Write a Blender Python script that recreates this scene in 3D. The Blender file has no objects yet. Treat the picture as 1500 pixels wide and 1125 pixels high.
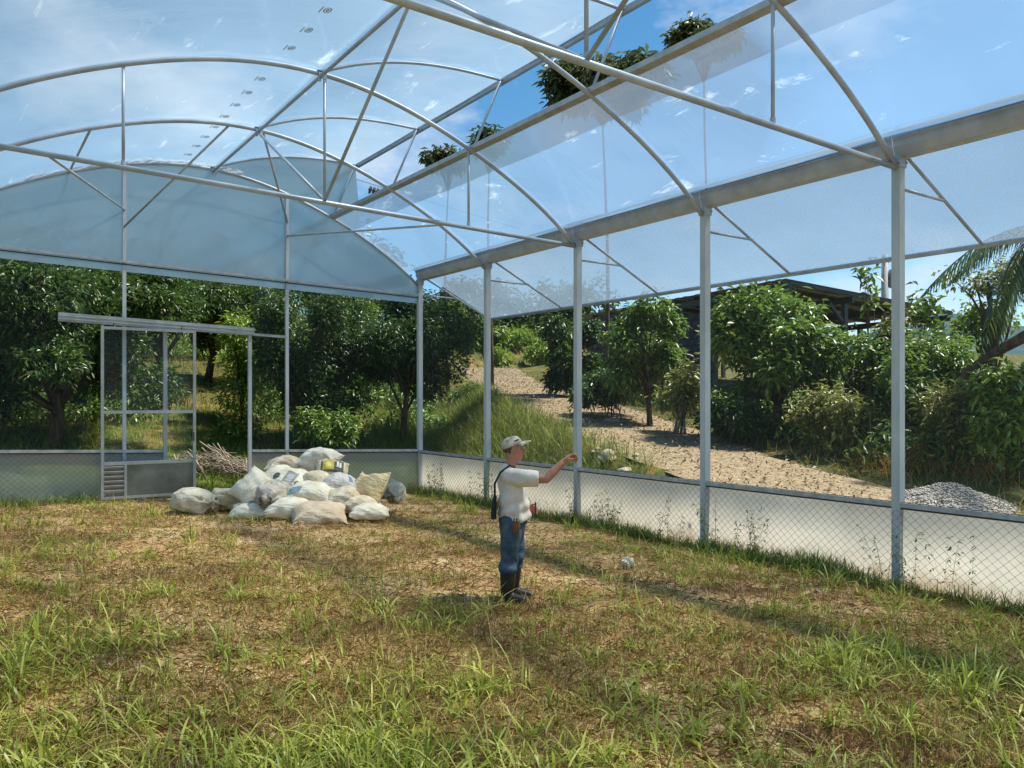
import bpy, bmesh, math, random
import numpy as np
from mathutils import Vector, Matrix, Euler

# ------------------------------------------------------------------ camera, sky, sun, exposure
sc = bpy.context.scene
C = sc.collection
YAW = math.radians(34.1)
CAMZ = 2.02
FPX = 1205.0
HOR = 585.0
cd = bpy.data.cameras.new('camera')
cam = bpy.data.objects.new('camera', cd); C.objects.link(cam)
cam.location = (0, 0, CAMZ)
cam.rotation_euler = (math.radians(90), 0, -YAW)
cd.sensor_width = 36.0
cd.lens = FPX / 1500 * 36
cd.shift_y = (HOR - 562.5) / 1500
cd.clip_start = 0.05
cd.clip_end = 6000
sc.camera = cam

SUN_DIR = Vector((0.55, -0.20, 1.0)).normalized()      # towards the sun
ELEV = math.asin(SUN_DIR.z)
AZ = math.atan2(SUN_DIR.x, SUN_DIR.y)                    # clockwise from +Y
world = bpy.data.worlds.new('World'); sc.world = world
world.use_nodes = True
nt = world.node_tree; nt.nodes.clear()
wout = nt.nodes.new('ShaderNodeOutputWorld')
wbg = nt.nodes.new('ShaderNodeBackground'); wbg.inputs['Strength'].default_value = 0.078
sky = nt.nodes.new('ShaderNodeTexSky'); sky.sky_type = 'NISHITA'; sky.sun_disc = False
sky.sun_elevation = ELEV; sky.sun_rotation = AZ
sky.altitude = 600; sky.air_density = 1.0; sky.dust_density = 0.05; sky.ozone_density = 3.0
tc = nt.nodes.new('ShaderNodeTexCoord')
mp = nt.nodes.new('ShaderNodeMapping'); mp.inputs['Scale'].default_value = (1, 1, 2.2); mp.inputs['Location'].default_value = (3.1, 2.2, 0.9)
cn = nt.nodes.new('ShaderNodeTexNoise'); cn.inputs['Scale'].default_value = 2.3; cn.inputs['Detail'].default_value = 9; cn.inputs['Roughness'].default_value = 0.58
cr = nt.nodes.new('ShaderNodeValToRGB'); cr.color_ramp.elements[0].position = 0.54; cr.color_ramp.elements[1].position = 0.72
mx = nt.nodes.new('ShaderNodeMixRGB'); mx.inputs[2].default_value = (6.0, 6.4, 7.0, 1)
nt.links.new(tc.outputs['Generated'], mp.inputs['Vector']); nt.links.new(mp.outputs[0], cn.inputs['Vector'])
nt.links.new(cn.outputs['Fac'], cr.inputs['Fac']); nt.links.new(cr.outputs['Color'], mx.inputs[0])
hsv = nt.nodes.new('ShaderNodeHueSaturation'); hsv.inputs['Saturation'].default_value = 1.22; hsv.inputs['Hue'].default_value = 0.488
nt.links.new(sky.outputs[0], hsv.inputs['Color']); nt.links.new(hsv.outputs[0], mx.inputs[1]); nt.links.new(mx.outputs[0], wbg.inputs['Color'])
nt.links.new(wbg.outputs[0], wout.inputs['Surface'])

sl = bpy.data.lights.new('sun', 'SUN'); sl.energy = 4.9; sl.angle = math.radians(3.5); sl.color = (1.0, 0.94, 0.83)
so = bpy.data.objects.new('sun', sl); C.objects.link(so)
so.rotation_euler = (-SUN_DIR).to_track_quat('-Z', 'Y').to_euler()
so.location = (0, 0, 30)

sc.view_settings.view_transform = 'Standard'
sc.view_settings.look = 'None'
sc.view_settings.exposure = 1.0
sc.view_settings.gamma = 1.0
sc.view_settings.use_curve_mapping = False
sc.render.engine = 'CYCLES'
cy = sc.cycles
cy.max_bounces = 8; cy.diffuse_bounces = 4; cy.glossy_bounces = 3; cy.transmission_bounces = 5; cy.transparent_max_bounces = 12
cy.use_denoising = True
cy.caustics_reflective = False; cy.caustics_refractive = False
cy.sample_clamp_indirect = 6.0

# ------------------------------------------------------------------ helpers
rng = np.random.default_rng(7)
random.seed(7)

def lin(r, g, b):
    f = lambda v: (v / 255 / 12.92) if v / 255 <= 0.04045 else ((v / 255 + 0.055) / 1.055) ** 2.4
    return (f(r), f(g), f(b))

RIGHT = np.array([math.cos(YAW), -math.sin(YAW), 0.0])
FWD = np.array([math.sin(YAW), math.cos(YAW), 0.0])

def at(px, py, d):
    """point seen at pixel px,py of the 1500-wide photo at depth d"""
    t = (px - 750) / FPX
    p = RIGHT * t * d + FWD * d
    return Vector((p[0], p[1], CAMZ + (HOR - py) / FPX * d))

def atY(px, Y):
    t = (px - 750) / FPX
    d = Y / (math.cos(YAW) - math.sin(YAW) * t)
    return Vector(((math.cos(YAW) * t + math.sin(YAW)) * d, Y, 0)), d

def smooth01(x):
    x = np.clip(x, 0, 1)
    return x * x * (3 - 2 * x)

def vnoise(x, y, seed=0):
    """cheap smooth noise in about -1..1"""
    a = seed * 1.7
    return (np.sin(x * 1.31 + 1.7 * np.sin(y * 0.83 + a) + a) + np.sin(y * 1.57 + 1.3 * np.sin(x * 1.13 - a) + 2 * a)
            + 0.6 * np.sin(x * 2.9 + y * 2.3 + 3 * a)) / 2.6

_mats = {}
def M(name, c1, c2=None, scale=4.0, rough=0.6, metal=0.0, bump=0.0, bscale=40.0, island=False, transl=0.0, detail=6, ramp=(0.35, 0.65),
      spec=0.5, c3=None, coords='Object', stretch=None):
    """procedural material: two or three noise-mixed colours, optional per-island variation, bump and leaf translucency"""
    if name in _mats: return _mats[name]
    m = bpy.data.materials.new(name); m.use_nodes = True
    n = m.node_tree; N = n.nodes; L = n.links
    p = N['Principled BSDF']
    p.inputs['Roughness'].default_value = rough; p.inputs['Metallic'].default_value = metal
    p.inputs['Specular IOR Level'].default_value = spec
    tcn = N.new('ShaderNodeTexCoord'); vec = tcn.outputs[coords]
    if stretch:
        mpn = N.new('ShaderNodeMapping'); mpn.inputs['Scale'].default_value = stretch
        L.new(vec, mpn.inputs['Vector']); vec = mpn.outputs[0]
    c2 = c2 or tuple(v * 0.8 for v in c1)
    if island:
        g = N.new('ShaderNodeNewGeometry'); fac = g.outputs['Random Per Island']
    else:
        nz = N.new('ShaderNodeTexNoise'); nz.inputs['Scale'].default_value = scale; nz.inputs['Detail'].default_value = detail
        nz.inputs['Roughness'].default_value = 0.6
        L.new(vec, nz.inputs['Vector']); fac = nz.outputs['Fac']
    r = N.new('ShaderNodeValToRGB')
    e = r.color_ramp.elements
    lo, hi = (0.0, 1.0) if island else ramp
    e[0].position = lo; e[0].color = (*c1, 1); e[1].position = hi; e[1].color = (*c2, 1)
    if c3:
        x = e.new((lo + hi) / 2); x.color = (*c3, 1)
    L.new(fac, r.inputs['Fac'])
    L.new(r.outputs['Color'], p.inputs['Base Color'])
    if bump:
        b = N.new('ShaderNodeBump'); b.inputs['Strength'].default_value = bump; b.inputs['Distance'].default_value = 0.02
        n2 = N.new('ShaderNodeTexNoise'); n2.inputs['Scale'].default_value = bscale; n2.inputs['Detail'].default_value = 5
        L.new(vec, n2.inputs['Vector']); L.new(n2.outputs['Fac'], b.inputs['Height']); L.new(b.outputs[0], p.inputs['Normal'])
    if transl:
        t = N.new('ShaderNodeBsdfTranslucent'); mix = N.new('ShaderNodeMixShader'); mix.inputs[0].default_value = transl
        out = N['Material Output']
        L.new(r.outputs['Color'], t.inputs['Color']); L.new(p.outputs[0], mix.inputs[1]); L.new(t.outputs[0], mix.inputs[2])
        L.new(mix.outputs[0], out.inputs['Surface'])
    _mats[name] = m
    return m

def sheet_mat(name, col, tr=0.12, transl=0.7, gloss=0.08, rough=0.15, bump=0.15, bscale=3.0, back=None, mesh=0.0, vary=0.12, bstretch=None, scuff=0.0, mud=None):
    """thin plastic film / netting: translucent + transparent + a little reflection"""
    if name in _mats: return _mats[name]
    m = bpy.data.materials.new(name); m.use_nodes = True
    n = m.node_tree; N = n.nodes; L = n.links
    N.remove(N['Principled BSDF']); out = N['Material Output']
    tcn = N.new('ShaderNodeTexCoord')
    nz = N.new('ShaderNodeTexNoise'); nz.inputs['Scale'].default_value = 0.55; nz.inputs['Detail'].default_value = 7
    L.new(tcn.outputs['Object'], nz.inputs['Vector'])
    r = N.new('ShaderNodeValToRGB'); e = r.color_ramp.elements
    e[0].position = 0.3; e[1].position = 0.72
    e[0].color = (*[c * (1 - vary) for c in col], 1); e[1].color = (*[min(1, c * (1 + vary)) for c in col], 1)
    L.new(nz.outputs['Fac'], r.inputs['Fac'])
    colr = r.outputs[0]; scm = None
    if scuff:                                             # pale scratches, creases and dust spots
        ms_ = N.new('ShaderNodeMapping'); ms_.inputs['Scale'].default_value = (1.0, 0.35, 1.0); ms_.inputs['Rotation'].default_value = (0, 0, 0.5)
        ns = N.new('ShaderNodeTexNoise'); ns.inputs['Scale'].default_value = 2.6; ns.inputs['Detail'].default_value = 11; ns.inputs['Roughness'].default_value = 0.68; ns.inputs['Distortion'].default_value = 0.6
        L.new(tcn.outputs['Object'], ms_.inputs['Vector']); L.new(ms_.outputs[0], ns.inputs['Vector'])
        rs = N.new('ShaderNodeMapRange'); rs.inputs['From Min'].default_value = 0.60; rs.inputs['From Max'].default_value = 0.74; rs.inputs['To Max'].default_value = scuff
        L.new(ns.outputs['Fac'], rs.inputs['Value']); scm = rs.outputs[0]
        mc = N.new('ShaderNodeMixRGB'); mc.inputs[2].default_value = (0.8, 0.86, 0.9, 1); L.new(scm, mc.inputs[0]); L.new(colr, mc.inputs[1]); colr = mc.outputs[0]
    if mud:                                               # splashed soil near the ground
        sz = N.new('ShaderNodeSeparateXYZ'); L.new(tcn.outputs['Object'], sz.inputs[0])
        nm = N.new('ShaderNodeTexNoise'); nm.inputs['Scale'].default_value = 5.0; nm.inputs['Detail'].default_value = 9; L.new(tcn.outputs['Object'], nm.inputs['Vector'])
        ad = N.new('ShaderNodeMath'); ad.operation = 'MULTIPLY_ADD'; ad.inputs[1].default_value = -1.6; ad.inputs[2].default_value = 0.62; L.new(sz.outputs['Z'], ad.inputs[0])
        a2 = N.new('ShaderNodeMath'); a2.operation = 'ADD'; L.new(ad.outputs[0], a2.inputs[0]); L.new(nm.outputs['Fac'], a2.inputs[1])
        rm = N.new('ShaderNodeMapRange'); rm.inputs['From Min'].default_value = 0.82; rm.inputs['From Max'].default_value = 1.25; rm.inputs['To Max'].default_value = 0.75; L.new(a2.outputs[0], rm.inputs['Value'])
        md_ = N.new('ShaderNodeMixRGB'); md_.inputs[2].default_value = (*mud, 1); L.new(rm.outputs[0], md_.inputs[0]); L.new(colr, md_.inputs[1]); colr = md_.outputs[0]
    d = N.new('ShaderNodeBsdfDiffuse'); t = N.new('ShaderNodeBsdfTranslucent'); tp = N.new('ShaderNodeBsdfTransparent'); g = N.new('ShaderNodeBsdfGlossy')
    g.inputs['Roughness'].default_value = rough
    tp.inputs['Color'].default_value = (0.93, 0.97, 1.0, 1)
    L.new(colr, d.inputs['Color']); L.new(colr, t.inputs['Color'])
    bm_ = N.new('ShaderNodeBump'); bm_.inputs['Strength'].default_value = bump; bm_.inputs['Distance'].default_value = 0.05
    n2 = N.new('ShaderNodeTexNoise'); n2.inputs['Scale'].default_value = bscale; n2.inputs['Detail'].default_value = 4
    mpn = N.new('ShaderNodeMapping'); mpn.inputs['Scale'].default_value = bstretch or (1, 1, 1)
    L.new(tcn.outputs['Object'], mpn.inputs['Vector']); L.new(mpn.outputs[0], n2.inputs['Vector']); L.new(n2.outputs['Fac'], bm_.inputs['Height'])
    for s in (d, t, g): L.new(bm_.outputs[0], s.inputs['Normal'])
    m1 = N.new('ShaderNodeMixShader'); m1.inputs[0].default_value = transl
    L.new(d.outputs[0], m1.inputs[1]); L.new(t.outputs[0], m1.inputs[2])
    m2 = N.new('ShaderNodeMixShader'); m2.inputs[0].default_value = tr
    if scm is not None:
        q_ = N.new('ShaderNodeMath'); q_.operation = 'MULTIPLY_ADD'; q_.inputs[1].default_value = -tr; q_.inputs[2].default_value = tr
        L.new(scm, q_.inputs[0]); L.new(q_.outputs[0], m2.inputs[0])
    if mesh:                                              # woven net: fine threads and holes
        wv = N.new('ShaderNodeTexNoise'); wv.inputs['Scale'].default_value = mesh; wv.inputs['Detail'].default_value = 1
        L.new(tcn.outputs['Object'], wv.inputs['Vector'])
        mr = N.new('ShaderNodeMapRange'); mr.inputs['From Min'].default_value = 0.35; mr.inputs['From Max'].default_value = 0.65
        mr.inputs['To Min'].default_value = max(0, tr - 0.22); mr.inputs['To Max'].default_value = min(1, tr + 0.22)
        L.new(wv.outputs['Fac'], mr.inputs['Value']); L.new(mr.outputs[0], m2.inputs[0])
    L.new(m1.outputs[0], m2.inputs[1]); L.new(tp.outputs[0], m2.inputs[2])
    fr = N.new('ShaderNodeLayerWeight'); fr.inputs['Blend'].default_value = 0.25
    mm = N.new('ShaderNodeMath'); mm.operation = 'MULTIPLY_ADD'; mm.inputs[1].default_value = gloss * 3; mm.inputs[2].default_value = gloss * 0.4
    L.new(fr.outputs['Fresnel'], mm.inputs[0])
    m3 = N.new('ShaderNodeMixShader'); L.new(mm.outputs[0], m3.inputs[0]); L.new(m2.outputs[0], m3.inputs[1]); L.new(g.outputs[0], m3.inputs[2])
    L.new(m3.outputs[0], out.inputs['Surface'])
    _mats[name] = m
    return m

class MB:
    """collects shapes in world space; build() links them as ONE mesh object, relative to its parent's location"""
    def __init__(s): s.v = []; s.f = []
    def add(s, vs, fs):
        o = len(s.v); s.v += [tuple(v) for v in vs]; s.f += [tuple(i + o for i in f) for f in fs]; return s
    def box(s, c, size, rot=None):
        hx, hy, hz = [v / 2 for v in size]; c = Vector(c)
        vs = [Vector((x, y, z)) for x in (-hx, hx) for y in (-hy, hy) for z in (-hz, hz)]
        if rot is not None: vs = [rot @ v for v in vs]
        return s.add([c + v for v in vs], [(0, 1, 3, 2), (4, 6, 7, 5), (0, 4, 5, 1), (2, 3, 7, 6), (0, 2, 6, 4), (1, 5, 7, 3)])
    def tube(s, pts, r, n=8, cap=True, up=None):
        pts = [Vector(p) for p in pts]; m = len(pts)
        rs = r if hasattr(r, '__len__') else [r] * m
        vs = []; fs = []; prev = None
        for i, p in enumerate(pts):
            t = (pts[min(i + 1, m - 1)] - pts[max(i - 1, 0)]).normalized()
            a = Vector(up) if up else (prev if prev is not None else (Vector((0, 0, 1)) if abs(t.z) < 0.9 else Vector((1, 0, 0))))
            x = a - t * a.dot(t); x.normalize(); y = t.cross(x); prev = x
            rr = rs[i]; ra, rb = (rr if hasattr(rr, '__len__') else (rr, rr))
            for k in range(n):
                q = 2 * math.pi * (k + 0.5) / n
                vs.append(p + x * math.cos(q) * ra + y * math.sin(q) * rb)
        for i in range(m - 1):
            for k in range(n):
                a = i * n + k; b = i * n + (k + 1) % n
                fs.append((a, b, b + n, a + n))
        if cap:
            fs.append(tuple(range(n - 1, -1, -1))); fs.append(tuple((m - 1) * n + k for k in range(n)))
        return s.add(vs, fs)
    def bar(s, a, b, w, h, up=(0, 0, 1)):
        """rectangular bar from a to b; w across, h along up"""
        a = Vector(a); b = Vector(b); t = (b - a).normalized(); u = Vector(up); u = (u - t * u.dot(t)).normalized(); x = t.cross(u)
        vs = []
        for p in (a, b):
            for sx, su in ((-1, -1), (1, -1), (1, 1), (-1, 1)): vs.append(p + x * sx * w / 2 + u * su * h / 2)
        return s.add(vs, [(3, 2, 1, 0), (4, 5, 6, 7), (0, 1, 5, 4), (1, 2, 6, 5), (2, 3, 7, 6), (3, 0, 4, 7)])
    def prism(s, prof, a, b, xdir, up=(0, 0, 1)):
        """extrude a closed profile [(x,z)] from a to b"""
        a = Vector(a); b = Vector(b); x = Vector(xdir); u = Vector(up); n = len(prof)
        vs = [p + x * q[0] + u * q[1] for p in (a, b) for q in prof]
        fs = [(i, (i + 1) % n, n + (i + 1) % n, n + i) for i in range(n)] + [tuple(range(n - 1, -1, -1)), tuple(range(n, 2 * n))]
        return s.add(vs, fs)
    def grid(s, P):
        """P[i][j] points"""
        n = len(P); m = len(P[0])
        return s.add([p for row in P for p in row], [(i * m + j, i * m + j + 1, (i + 1) * m + j + 1, (i + 1) * m + j) for i in range(n - 1) for j in range(m - 1)])
    def build(s, name, mat, parent=None, smooth=False, local=False, fixn=True):
        me = bpy.data.meshes.new(name)
        off = Vector((0, 0, 0)) if (parent is None or local) else world_loc(parent)
        me.from_pydata([(v[0] - off.x, v[1] - off.y, v[2] - off.z) for v in s.v], [], s.f)
        me.validate()
        if fixn:
            bm = bmesh.new(); bm.from_mesh(me); bmesh.ops.recalc_face_normals(bm, faces=bm.faces); bm.to_mesh(me); bm.free()
        if smooth: me.polygons.foreach_set('use_smooth', [True] * len(me.polygons))
        me.materials.append(mat)
        o = bpy.data.objects.new(name, me); C.objects.link(o)
        if parent: o.parent = parent
        return o

def world_loc(o):
    v = Vector((0, 0, 0))
    while o is not None:
        v += o.location; o = o.parent
    return v

def npmesh(name, V, F, mat, parent=None, smooth=False):
    """fast mesh from numpy arrays: V (n,3), F (m,3|4)"""
    V = np.asarray(V, dtype=np.float32); F = np.asarray(F, dtype=np.int32)
    if parent is not None:
        w = world_loc(parent); V = V - np.array([w.x, w.y, w.z], dtype=np.float32)
    me = bpy.data.meshes.new(name)
    k = F.shape[1]
    me.vertices.add(len(V)); me.vertices.foreach_set('co', V.ravel())
    me.loops.add(F.size); me.loops.foreach_set('vertex_index', F.ravel())
    me.polygons.add(len(F)); me.polygons.foreach_set('loop_start', np.arange(0, F.size, k, dtype=np.int32))
    me.polygons.foreach_set('loop_total', np.full(len(F), k, dtype=np.int32))
    if smooth: me.polygons.foreach_set('use_smooth', np.ones(len(F), dtype=bool))
    me.update(calc_edges=True)
    me.materials.append(mat)
    o = bpy.data.objects.new(name, me); C.objects.link(o)
    if parent is not None: o.parent = parent
    return o

def tag(o, label=None, cat=None, group=None, kind=None):
    if label: o['label'] = label
    if cat: o['category'] = cat
    if group: o['group'] = group
    if kind: o['kind'] = kind
    return o

def thing(name, loc, label, cat, group=None, rz=0.0):
    o = bpy.data.objects.new(name, None); C.objects.link(o); o.location = loc; o.rotation_euler = (0, 0, rz)
    o.empty_display_size = 0.2
    return tag(o, label, cat, group)

# ------------------------------------------------------------------ terrain
SLOPE = 0.032
def XL(Y): return np.interp(Y, [-40, 0, 7, 9, 13, 15, 20, 23, 28, 36, 44, 60], [9.0, 9.0, 9.0, 9.1, 10.5, 11.3, 13.3, 14.7, 17, 21, 25.4, 34])
def XR(Y): return np.interp(Y, [-40, 0, 7, 9, 13, 15, 20, 23, 28, 36, 44, 60], [11.6, 11.6, 11.8, 12.3, 14.2, 15.2, 17.4, 18.4, 20.3, 25, 30, 40])
def roadz(Y): return np.interp(Y, [-60, 3, 38, 60, 200], [-0.6, 0.25, 3.75, 4.6, 9])
def base(X): return SLOPE * (8.47 - np.clip(X, -20, 30))

def hgt(X, Y):
    X = np.asarray(X, float); Y = np.asarray(Y, float)
    hl = base(X) + np.interp(Y, [-400, 16.6, 24, 45, 90, 400], [0, 0, 1.45, 5.6, 9.5, 30])
    hl = hl + np.where(Y > 17, 0.10 * vnoise(X * 0.5, Y * 0.5, 3) * smooth01((Y - 17) / 3), 0)
    g = roadz(Y)
    l = XL(Y); r = XR(Y)
    a = np.maximum(8.62, l - 2.6)
    w = smooth01((X - a) / np.maximum(l - a, 0.2))
    h = hl * (1 - w) + g * w
    over = np.clip(X - r, 0, None)
    h = h + 0.13 * np.clip(over, 0, 4) + 0.03 * np.clip(over - 4, 0, None) + 0.08 * vnoise(X * 0.7, Y * 0.7, 5) * smooth01(over / 1.5)
    h = h + 1.3 * smooth01((Y - 37.5 - 0.25 * (X - 20)) / 1.6) * smooth01((X - 12) / 4)
    inside = (X < 8.5) & (Y < 16.5)
    h = h + np.where(inside, 0.022 * vnoise(X * 1.9, Y * 1.9, 1) + 0.012 * vnoise(X * 5.1, Y * 4.7, 2), 0)
    return h
def on_road(X, Y):
    return (X > XL(Y)) & (X < XR(Y)) & (Y < 40)

def axis(pieces):
    out = []
    for a, b, s in pieces: out += list(np.arange(a, b, s))
    out.append(pieces[-1][1]); return np.array(out)
gx = axis([(-500, -60, 40), (-60, -12, 3), (-12, -2, 0.8), (-2, 9, 0.14), (9, 26, 0.4), (26, 60, 2.5), (60, 600, 40)])
gy = axis([(-300, -40, 40), (-40, -4, 3), (-4, 1, 0.6), (1, 17, 0.14), (17, 45, 0.45), (45, 110, 3), (110, 800, 50)])
GX, GY = np.meshgrid(gx, gy, indexing='ij')
GZ = hgt(GX, GY) - 0.10 * (smooth01((GX - XL(GY) - 0.1) / 0.3) * smooth01((XR(GY) - 0.1 - GX) / 0.3) * (GY < 39.5))
nx_, ny_ = GX.shape
idx = np.arange(nx_ * ny_).reshape(nx_, ny_)
GF = np.stack([idx[:-1, :-1], idx[1:, :-1], idx[1:, 1:], idx[:-1, 1:]], -1).reshape(-1, 4)
m_soil = M('dry_soil', lin(222, 192, 146), lin(176, 138, 96), scale=1.1, c3=lin(204, 168, 120), rough=0.95, bump=0.7, bscale=26, detail=9, spec=0.1)
ground = npmesh('ground', np.stack([GX, GY, GZ], -1).reshape(-1, 3), GF, m_soil, smooth=True)
m_turf = M('grassy_soil', lin(88, 84, 46), lin(128, 102, 62), scale=1.3, c3=lin(70, 78, 36), rough=0.95, bump=0.7, bscale=18, detail=9, spec=0.1)
ground.data.materials.append(m_turf)
fc = GX[:-1, :-1].ravel(); fy = GY[:-1, :-1].ravel()
ground.data.polygons.foreach_set('material_index', ((fc > 8.5) | (fy > 16.3) | (fc < -0.8)).astype(np.int32))
tag(ground, kind='structure')

# gravel driveway climbing along the right
ry = axis([(-14, 40, 0.35)]); rt = np.linspace(0, 1, 13)
RY, RT = np.meshgrid(ry, rt, indexing='ij')
edge = 0.18 * vnoise(RY * 1.3, RT * 0 + 4, 6)
RX = XL(RY) + edge * (1 - RT) + (XR(RY) - XL(RY)) * RT + 0.2 * vnoise(RY * 1.1, RT * 0, 8) * RT
RZ = roadz(RY) + 0.02 + 0.03 * vnoise(RX * 1.2, RY * 1.2, 4) - 0.05 * (np.abs(RT - 0.5) > 0.49)
n1, n2 = RX.shape; idr = np.arange(n1 * n2).reshape(n1, n2)
RF = np.stack([idr[:-1, :-1], idr[1:, :-1], idr[1:, 1:], idr[:-1, 1:]], -1).reshape(-1, 4)
m_road = M('gravel_road', lin(166, 150, 124), lin(100, 88, 68), scale=14, c3=lin(138, 120, 94), rough=0.95, bump=1.0, bscale=30, detail=12, spec=0.1, ramp=(0.3, 0.7))
tag(npmesh('driveway', np.stack([RX, RY, RZ], -1).reshape(-1, 3), RF, m_road, smooth=True), kind='structure')
# ------------------------------------------------------------------ greenhouse
XG, XLG, XC = 8.47, -0.53, 3.97            # right gutter, left gutter, centre
BAY = 2.7725
YB = 16.13                                 # back gable
def Yk(k): return YB - BAY * k
KMAX = 8
YF = Yk(KMAX)
def sh(X): return SLOPE * (XG - X)         # the house follows the site's cross fall
_ax = np.array([0, 0.7, 1.42, 2.0, 2.5, 3.0, 3.56, 4.0, 4.27, 4.5]); _az = np.array([6.255, 6.20, 6.05, 5.87, 5.68, 5.46, 5.17, 4.87, 4.67, 4.48])
def arch_z(X): return float(np.interp(abs(X - XC), _ax, _az)) + sh(X)
_rx = np.array([4.05, 4.5, 4.96, 5.4, 5.83, 6.4, 7.0]); _rz = np.array([6.25, 6.44, 6.62, 6.74, 6.80, 6.84, 6.87])
def vent_z(X): return float(np.interp(X, _rx, _rz)) + sh(X)
XRIDGE, XLOW, XUP = 4.05, 6.45, 7.0
XAW, ZAW = 10.29, 3.88
def cubic(xs, zs, X):                       # smooth interpolation of the profile tables
    return np.interp(X, xs, zs)

m_galv = M('galvanised_steel', lin(176, 186, 198), lin(148, 160, 173), scale=3.0, rough=0.42, metal=0.15, bump=0.04, bscale=60)
m_post = M('galvanised_post', lin(190, 196, 198), lin(168, 175, 179), scale=5.0, rough=0.55, metal=0.1, bump=0.05, bscale=30, stretch=(1, 1, 0.25))
m_gut = M('gutter_steel', lin(184, 192, 202), lin(160, 168, 178), scale=4.0, rough=0.5, metal=0.15, bump=0.05, bscale=20)
m_dark = M('dark_rubber_clip', (0.03, 0.03, 0.03), (0.05, 0.05, 0.05), rough=0.6)
m_alu = M('aluminium_profile', lin(176, 180, 182), lin(150, 156, 158), scale=6, rough=0.4, metal=0.4)
FILM = (0.31, 0.43, 0.53)
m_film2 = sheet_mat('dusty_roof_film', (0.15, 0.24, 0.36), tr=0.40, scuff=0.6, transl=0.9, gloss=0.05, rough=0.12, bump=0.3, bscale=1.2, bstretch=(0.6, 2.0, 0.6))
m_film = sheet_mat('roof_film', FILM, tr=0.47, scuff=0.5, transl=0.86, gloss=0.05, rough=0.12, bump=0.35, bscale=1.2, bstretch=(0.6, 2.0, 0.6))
m_gable = sheet_mat('gable_film', (0.80, 0.92, 0.96), tr=0.05, transl=0.88, gloss=0.25, rough=0.08, bump=0.12, bscale=0.8)
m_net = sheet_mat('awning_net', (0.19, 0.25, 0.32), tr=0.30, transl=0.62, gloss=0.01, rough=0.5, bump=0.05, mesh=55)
m_side = sheet_mat('insect_net', (0.35, 0.40, 0.44), tr=0.965, transl=0.5, gloss=0.0, rough=0.5, bump=0.0)
m_crumple = sheet_mat('crumpled_film', (0.8, 0.85, 0.9), tr=0.2, transl=0.6, gloss=0.04, rough=0.2, bump=0.9, bscale=14)
m_ink = M('grey_ink', (0.22, 0.29, 0.36), (0.26, 0.33, 0.4), rough=0.7)

GH = thing('greenhouse', (XC, 5.0, float(base(XC))), 'large arched greenhouse frame of galvanised pipes covered with pale blue plastic film', 'greenhouse')
def part(mb, name, mat, parent=None, smooth=False, label=None):
    o = mb.build(name, mat, parent or GH, smooth=smooth)
    if label: o['label'] = label
    return o

PR = 0.033
right_pts = [XLG + (XG - XLG) * i / 40 for i in range(41)]
# smooth profile via a spline fitted to the table
_co = np.polyfit(np.concatenate([-_ax[::-1], _ax]), np.concatenate([_az[::-1], _az]), 6)
def az(X): return float(np.polyval(_co, X - XC)) + sh(X)
_cv = np.polyfit(_rx, _rz, 3)
def vz(X): return float(np.polyval(_cv, X)) + sh(X)

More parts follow.
